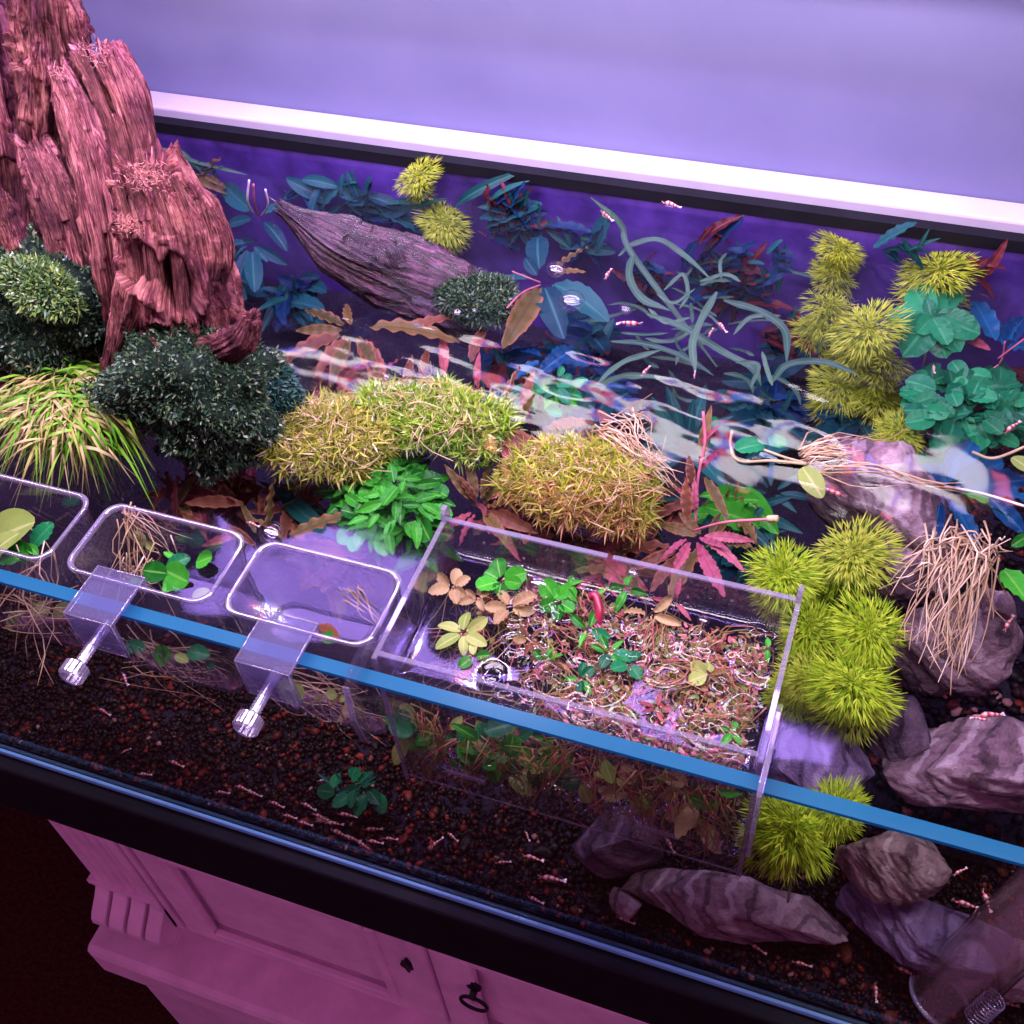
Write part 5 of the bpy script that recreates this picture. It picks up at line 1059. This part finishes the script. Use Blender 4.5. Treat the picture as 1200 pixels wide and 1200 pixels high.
# container contents
t = thing('potted_cutting', 'big yellow green leaf with small round leaves in the container at the photo edge', 'plant', P(30, 640, -.02))
for k, b, e, w in (('lime', (-25, 650, -.03), (22, 604, .0), 1.3), ('lime', (-20, 660, -.02), (12, 622, -.005), 1.0), ('greenround', (10, 645, -.02), (36, 650, -.018), 1.0), ('dkgreen', (38, 640, -.02), (60, 612, -.012), 1.0), ('greenround', (0, 640, -.02), (22, 655, -.016), 1.0), ('green', (45, 650, -.02), (30, 636, -.016), 1.2)):
    place_leaf(t, k, P(*b), P(*e), scale_w=w)
strands('roots', t, [(P(30, 645, -.025), P(30, 740, -.06), 20, .01, .018, 0), (P(10, 710, -.04), P(70, 725, -.05), 14, .01, .01, 0)], rootM, 41)
for k in range(5): place_leaf(t, 'olive' if k % 2 else 'lime', PY(10 + 14*k, 705 + rr_.uniform(0, 20), .03), PY(30 + 12*k, 712 + rr_.uniform(0, 25), .03), scale_w=2)
t = thing('potted_cutting', 'glossy green round leaves on tan roots in the clamped container', 'plant', P(195, 670, -.02))
for k, b, e, w in (('greenround', (196, 672, -.018), (166, 668, -.016), 1.0), ('greenround', (192, 668, -.018), (220, 682, -.016), 1.0), ('dkgreen', (196, 664, -.018), (222, 652, -.016), 1.0), ('greenround', (230, 660, -.018), (248, 652, -.012), 1.2), ('green', (205, 655, -.018), (192, 646, -.014), 1.3), ('greenround', (165, 680, -.02), (150, 684, -.018), 1.0), ('lime', (170, 640, -.02), (158, 622, -.014), 1.0), ('lime', (180, 645, -.02), (170, 634, -.016), 1.0), ('lime', (225, 700, -.03), (245, 690, -.03), 1.0), ('greenround', (205, 686, -.022), (190, 690, -.02), 1.0), ('lime', (205, 768, -.03), (220, 775, -.03), 1)):
    place_leaf(t, k, P(*b), P(*e), scale_w=w)
for k in range(8): b = PY(170 + 10*k, 752 + 2.75*k + rr_.uniform(-3, 12), .018); place_leaf(t, rr_.choice(['greenround', 'dkgreen']), b, b + Vector((rr_.gauss(0, .01), 0, rr_.gauss(0, .006))))
strands('roots', t, [(P(150, 600, -.0), P(150, 690, -.03), 16, .004, .012, 0), (P(150, 605, -.0), P(190, 640, -.02), 7, .004, .01, .004), (P(165, 650, -.02), P(150, 690, -.05), 26, .008, .010, 0), (PY(150, 760, .03), PY(240, 790, .03), 26, .01, .012, 0)], rootM, 42, .0005)
t = thing('floating_scraps', 'brown scrap and thin roots drifting in the nearly empty container', 'plant scrap', P(385, 740, WATER))
place_leaf(t, 'brown', P(368, 738, WATER), P(396, 746, WATER + .002), scale_w=3); place_leaf(t, 'green', P(378, 744, WATER), P(392, 750, WATER + .001), scale_w=2)
strands('roots', t, [(P(410, 690, -.02), P(445, 725, -.022), 7, .003, .004, .002), (PY(330, 800, .03), PY(420, 830, .03), 22, .010, .012, 0)], rootM, 43, .0005)
for k in range(9): b = PY(335 + 10*k, 800 + 2.75*k + rr_.uniform(-4, 16), .02); place_leaf(t, rr_.choice(['lime', 'tan', 'olive']), b, b + Vector((rr_.gauss(0, .01), 0, rr_.gauss(0, .006))), scale_w=1.5)
# bubbles
bubM = clearmat('bubble_film', (0.97, 0.97, 0.99), 1.5, 0.0, boost=2.2)
bV, bF = ico(4)
for l, x, y, r in (('clear dome bubble near the back wall of the breeding box', 633, 684, 14), ('dome bubble beside the bronze leaf in front of the clear container', 318, 624, 14), ('dome bubble on the blue and bronze plant', 652, 315, 13), ('larger oval bubble below the blue and bronze plant', 670, 352, 16), ('small dark bubble at the mossy log end', 536, 366, 7), ('tiny bubble beside the mossy log end', 556, 364, 5), ('white pearl bubble above the straw moss', 453, 441, 5), ('flat bubble in the open purple water', 733, 362, 8), ('small bubble in the box right of the red curl', 742, 671, 7), ('round bubble against the clear wall at the box end', 824, 727, 6)):
    c = P(x, y, WATER + .0002); R_ = r * .00058
    o = ob('bubble', mesh('bubble', bV * np.array([R_, R_, R_*.7]), bF, bubM), None, c); tag(o, l, 'bubble')

# ================================================================== SHRIMP
def shrimp_mesh():
    n, m = 10, 26; V = []; UV = []; F = []
    for i in range(m):
        t = i / (m - 1)
        r = .135 * (math.sin(math.pi * min(1, t*1.6 + .02)) ** .6 if t < .32 else 1) * (1 - .62 * max(0, t - .3) / .7)
        r *= 1 + .07 * math.cos(t * 44); r = max(r, .008); y = .035 * math.sin(t * 5); z = .10 + .05 * math.sin(t * 3.0)
        for j in range(n): a = 6.283*j/n; V.append((t, y + r*.8*math.cos(a), z + r*math.sin(a))); UV.append((t, j/n))
    for i in range(m-1):
        for j in range(n): k = (j+1) % n; F.append((i*n+j, i*n+k, (i+1)*n+k, (i+1)*n+j))
    def quad(p): b = len(V); V.extend(p); UV.extend([(.99, 0)]*len(p)); F.append(tuple(range(b, b+len(p))))
    for s in (-1, 0, 1): quad([(.97, -.02+.035*s, .10), (.97, .02+.035*s, .10), (1.12, .03+.07*s, .09), (1.14, .06*s, .09), (1.12, -.03+.07*s, .09)])
    for k in range(5):
        for s in (-1, 1): x = .18 + .1*k; quad([(x, s*.04, .06), (x+.018, s*.04, .06), (x+.02, s*.11, 0), (x+.01, s*.11, 0)])
    for s in (-1, 1): quad([(.02, s*.01, .11), (.02, s*.025, .11), (-.16, s*.09, .13), (-.20, s*.095, .11)]); quad([(.02, s*.01, .10), (.02, s*.02, .10), (-.18, s*.06, .06)])
    m_, nt, out = newmat('banded_shrimp'); p = princ(nt, out, .25, .6); tc = nd(nt, 'TexCoord'); sx = nd(nt, 'SeparateXYZ'); nt.links.new(tc.outputs['UV'], sx.inputs[0])
    oi = nd(nt, 'ObjectInfo'); ad = nd(nt, 'Math', operation='MULTIPLY_ADD'); nt.links.new(oi.outputs['Random'], ad.inputs[0]); ad.inputs[1].default_value = .07; nt.links.new(sx.outputs['X'], ad.inputs[2])
    R_, W_ = (0.46, 0.016, 0.016), (0.66, 0.46, 0.44)
    c = ramp(nt, [(0, W_), (.12, R_), (.30, W_), (.42, R_), (.58, W_), (.70, R_), (.80, W_), (.90, R_), (.97, W_)], ad.outputs[0], 'EASE'); nt.links.new(c.outputs[0], p.inputs['Base Color'])
    return mesh('shrimp', V, F, m_, uv=UV)
SM = shrimp_mesh()
def shrimp(label, px, py, where, ang, lpx=26, group=None):
    """where: a height, or 'floor'; ang: heading in the picture, degrees"""
    p = PF(px, py, .003) if where == 'floor' else P(px, py, where)
    L = lpx * (p - CAMLOC).length / FPX * (.64 if where == 'floor' else .78); a = math.radians(ang); q = P(px + 10*math.cos(a), py - 10*math.sin(a), p.z)
    d = (q - p); o = ob('shrimp', SM, None, p, (0, RND.uniform(-.15, .15), math.atan2(d.y, d.x)), L); o.location -= Vector((d.x, d.y, 0)).normalized() * L*.5
    return tag(o, label, 'shrimp', group)
for l, x, y, z, a, s in (
    ('pink shrimp in the open purple water above the ribbon arch', 711, 255, -.035, -38, 26), ('orange shrimp clinging near the white ledge', 787, 243, -.03, -20, 26), ('pale shrimp lying below the open water bubble', 737, 380, -.03, 175, 30), ('red and white shrimp beside the long pale ribbon', 846, 386, -.03, -50, 24), ('red shrimp touching the long pale ribbon', 833, 391, -.03, 60, 16), ('solid red shrimp left of the ribbon tangle', 713, 322, -.04, 60, 22), ('red shrimp in the streaks of the ripples', 757, 436, -.03, 50, 20), ('shrimp at the lower end of the long pale ribbon', 814, 440, -.026, 85, 12),
    ('shrimp at the foot of the dark glinting moss', 280, 513, -.03, 5, 28), ('shrimp behind the container rims near the olive leaf', 297, 616, -.04, -20, 20), ('upright red banded shrimp on the mauve slope', 1046, 597, -.045, -85, 28), ('shrimp low on the mauve slope beside the upright one', 1072, 610, -.05, -75, 22), ('shrimp over the dark gravel beside the round lilac stone', 1182, 731, -.07, 60, 26), ('orange white shrimp on top of the pale boulder', 1160, 839, -.088, 10, 34), ('red spotted shrimp on the boulder left end', 1148, 843, -.088, 170, 20), ('tiny red shrimp beside the bright feathery head and big stone', 1063, 741, -.06, 20, 14), ('shrimp between the back clump and the round leaf bush', 1094, 434, -.04, -80, 16), ('dark red shrimp on the stone under the runners', 975, 579, -.04, 165, 30), ('red shrimp at the photo edge near the bush', 1186, 503, -.04, 35, 26),
    ('shrimp hanging in the dark under the second container', 147, 796, -.06, -65, 20), ('shrimp in the dark water below the first container', 122, 834, -.12, -25, 18), ('shrimp under the slot of the breeding box', 785, 992, -.14, -60, 24), ('shrimp over the tan fractured stone right side', 1125, 1022, -.15, 30, 18), ('red shrimp leaning on the dark slab end', 1156, 1056, -.165, -65, 24), ('shrimp lying along the pale edge of the dark slab', 1132, 1061, -.185, -15, 26)):
    shrimp(l, x, y, z, a, s)
for l, x, y, a, s in (('shrimp on the gravel under the long flat stone', 888, 1112, -30, 26), ('upright shrimp on the gravel left of the glass tube', 1026, 1164, -85, 26), ('shrimp on the gravel in front of the dark slab left part', 940, 1131, -15, 26), ('shrimp on the gravel below the dark slab right part', 1062, 1140, -25, 32), ('long shrimp behind the glass tube foot', 1178, 1176, -10, 34), ('pale shrimp at the foot of the glass tube', 1150, 1186, 10, 24),
    ('upright shrimp standing alone left of the purple boulder', 618, 980, -65, 18), ('bright shrimp on the gravel in the open centre', 625, 1007, -15, 32), ('shrimp behind the bright open centre shrimp', 590, 1011, 8, 22), ('long shrimp close to the blue foot line centre', 648, 1032, -10, 40), ('shrimp just below the long centre shrimp', 628, 1056, -25, 26), ('shrimp near the small pitted stone and foot line', 733, 1079, -20, 28), ('lone shrimp behind the crowd on the gravel', 407, 956, -5, 30), ('shrimp beside the dark plant tuft on the gravel', 378, 915, 10, 14), ('rising shrimp of the pair right of the crowd', 513, 988, 40, 22), ('falling shrimp of the pair right of the crowd', 531, 982, -40, 22), ('lone shrimp by the foot line below the first clamp', 170, 908, 0, 20), ('slanting shrimp on the gravel below the second container', 207, 896, -20, 26), ('tiny shrimp on the dark gravel under the first knob', 148, 880, 30, 14)):
    shrimp(l, x, y, 'floor', a, s)
for x, y, a, s in ((362, 946, -25, 26), (376, 958, -20, 26), (358, 966, -15, 24), (392, 966, -5, 28), (398, 977, -20, 28), (414, 984, -15, 26), (437, 972, 8, 28), (440, 988, -10, 26), (425, 990, -25, 24), (458, 984, -5, 22), (285, 925, -18, 26), (300, 932, -20, 24), (262, 930, -8, 22), (325, 944, -22, 26), (340, 958, -15, 24)):
    shrimp('red and white banded shrimp in the crowd along the blue foot line', x, y, 'floor', a, s, 'shrimp crowd at the foot of the front pane')
leaf_bush('dark_tuft', 'small dark green leafy tuft on the gravel under the breeding box', (415, 925), ['dkgreen', 'sword'], 26, 26, 14, -.225, .01, .010, .016, 17)
# long dim twigs under the containers
t = thing('sunken_twig', 'long dim reddish twig under the small containers', 'twig', PY(60, 800, .08))
bark('twig_body', [PY(-10, 775, .09), PY(40, 795, .085), PY(90, 825, .08)], [.004, .004, .002], [.004, .004, .002], wetwood, t, n=14, m=24, seed=3, ridge=.2, jag=.2, loc0=t.location)

# ================================================================== GLASS TUBE
a_, b_ = P(1102, 1172, -.226), P(1260, 1020, -.115)
gt = thing('glass_tube', 'wide clear glass tube slanting into the gravel at the lower photo corner', 'glass tube', a_)
d_ = (b_ - a_); Lg = d_.length; q_ = d_.to_track_quat('Z', 'Y').to_matrix().to_4x4()
MB().lathe([(.0205, 0), (.0205, Lg)], 40, q_, cap=False).build('tube_wall', M['tubeglass'], gt, True)
MB().lathe([(.0185, 0), (.0185, Lg)], 40, q_, cap=False).build('tube_wall', M['tubeglass'], gt, True)
MB().lathe([(.0185, -.0005), (.0195, -.0018), (.0208, -.0012), (.0210, .0010), (.0200, .0018), (.0186, .0012)], 40, q_, cap=False).build('tube_lip', M['acrylic_edge'], gt, True)
co = MB(); n_ = 120
co.tube([q_ @ Vector((.0215*math.cos(k*.42) * .30 - .019, .0215*math.sin(k*.42) * .30, .012 + k*.00017)) for k in range(n_)], .0006, 5)
co.build('coil', M['acrylic_edge'], gt, True)

# ================================================================== CABINET
CF = -.004     # plane of the doors
cb = thing('cabinet', 'pink painted cabinet with panelled doors carrying the aquarium', 'cabinet', (-.59, CF, -.95))
def cpart(name, mb, mat=M['cab'], **kw):
    mb.V = [(a + .59, b - CF, c + .95) for a, b, c in mb.V]; return mb.build(name, mat, kw.pop('parent', cb), **kw)
cpart('carcass', MB().box(-.575, .60, CF + .012, .47, -.62, -.338))
cpart('top_rail', MB().box(-.592, .60, CF - .004, CF + .012, -.352, -.337), bevel=.002)
# fluted corner pilaster with a scrolled foot
fl = MB(); xs = [-.592, -.580, -.568, -.556, -.544, -.532]
for i, x in enumerate(xs): fl.lathe([(.0052, -.555), (.0052, -.353)], 12, Matrix.Translation((x + .006, CF + .006, 0)))
cpart('pilaster', fl.box(-.5925, -.526, CF + .006, CF + .02, -.56, -.352), smooth=False, bevel=0)
cpart('pilaster_band', MB().box(-.595, -.524, CF - .003, CF + .02, -.515, -.508), bevel=.001)
for x, w in ((-.524, .010), (-.512, .006)): cpart('stile_moulding', MB().box(x, x + w, CF - .004 + (.002 if w < .008 else 0), CF + .012, -.56, -.352), bevel=.0015)
for k, x in enumerate((-.590, -.570, -.550, -.530)):
    sc = [(CF + .012, -.515)] + [(CF - .001 - .020*math.sin(a)**2 - .010*a/3.14, -.515 - .065*a/3.14) for a in np.linspace(0, 3.14, 12)] + [(CF + .012, -.582)]
    cpart('scroll_foot', MB().prism(sc, 0, x, x + .016), bevel=.0015)
def door(x0, x1, hinge):
    e = thing_door = bpy.data.objects.new('door', None); COL.objects.link(e); e.parent = cb; e.location = (0, 0, 0)
    f = MB(); z0, z1, w = -.565, -.356, .032
    f.box(x0, x0 + w, CF, CF + .0118, z0, z1); f.box(x1 - w, x1, CF, CF + .0118, z0, z1); f.box(x0 + w, x1 - w, CF, CF + .0118, z1 - w*.8, z1); f.box(x0 + w, x1 - w, CF, CF + .0118, z0, z0 + w*.8)
    cpart('door_frame', f, parent=e, bevel=.001)
    a, b, c, d = x0 + w, x1 - w, z0 + w*.8, z1 - w*.8
    for k, (p0, p1) in enumerate((((a, c), (a, d)), ((b, c), (b, d)), ((a, d), (b, d)), ((a, c), (b, c)))):
        m_ = MB(); 
        if p0[0] == p1[0]: m_.box(p0[0] - .004, p0[0] + .005, CF - .003, CF + .004, c, d)
        else: m_.box(a + .0052, b - .0042, CF - .0028, CF + .004, p0[1] - .005, p0[1] + .004)
        cpart('moulding', m_, parent=e, bevel=.0014)
    pn = MB(); g = .020
    P8 = [(a, CF + .009, c), (b, CF + .009, c), (b, CF + .009, d), (a, CF + .009, d), (a + g, CF + .003, c + g), (b - g, CF + .003, c + g), (b - g, CF + .003, d - g), (a + g, CF + .003, d - g)]
    pn.add(P8, [(0, 1, 5, 4), (1, 2, 6, 5), (2, 3, 7, 6), (3, 0, 4, 7), (4, 5, 6, 7)]); cpart('door_panel', pn, parent=e)
    return e
d1 = door(-.502, -.250, 1); d2 = door(-.232, .06, -1); d3 = door(.078, .36, 1)
cpart('centre_stile', MB().box(-.2485, -.2335, CF - .005, CF + .0118, -.565, -.354), bevel=.002)
cpart('centre_stile', MB().box(.0615, .0765, CF - .005, CF + .0118, -.565, -.354), bevel=.002)
def plate(px, py, ring):
    q = PY(px, py, CF - .001); m_ = MB(); pol = []
    for k in range(28):
        a = 6.283*k/28; r = (.0062 + .0016*math.cos(4*a)) ; pol.append((q.x + r*math.cos(a)*.8, q.z + r*1.7*math.sin(a)))
    par = d1 if not ring else d2
    cpart('escutcheon', m_.prism(pol, 1, CF - .0035, CF - .0001), M['iron'], parent=par, bevel=.0006)
    if ring:
        pts = [(q.x + .0115*math.sin(6.283*k/24), CF - .008, q.z - .022 + .0135*math.cos(6.283*k/24)) for k in range(25)]
        cpart('ring_pull', MB().tube(pts, .0016, 8), M['iron'], parent=par, smooth=True); cpart('ring_boss', MB().tube([(q.x, CF, q.z - .005), (q.x, CF - .010, q.z - .008)], .003, 10), M['iron'], parent=par, smooth=True)
plate(478, 1130, False); plate(556, 1155, True)
cpart('plinth', MB().box(-.615, .62, CF - .040, .47, -.66, -.605), bevel=.008)
cpart('base', MB().box(-.60, .60, CF - .022, .46, -.949, -.662))
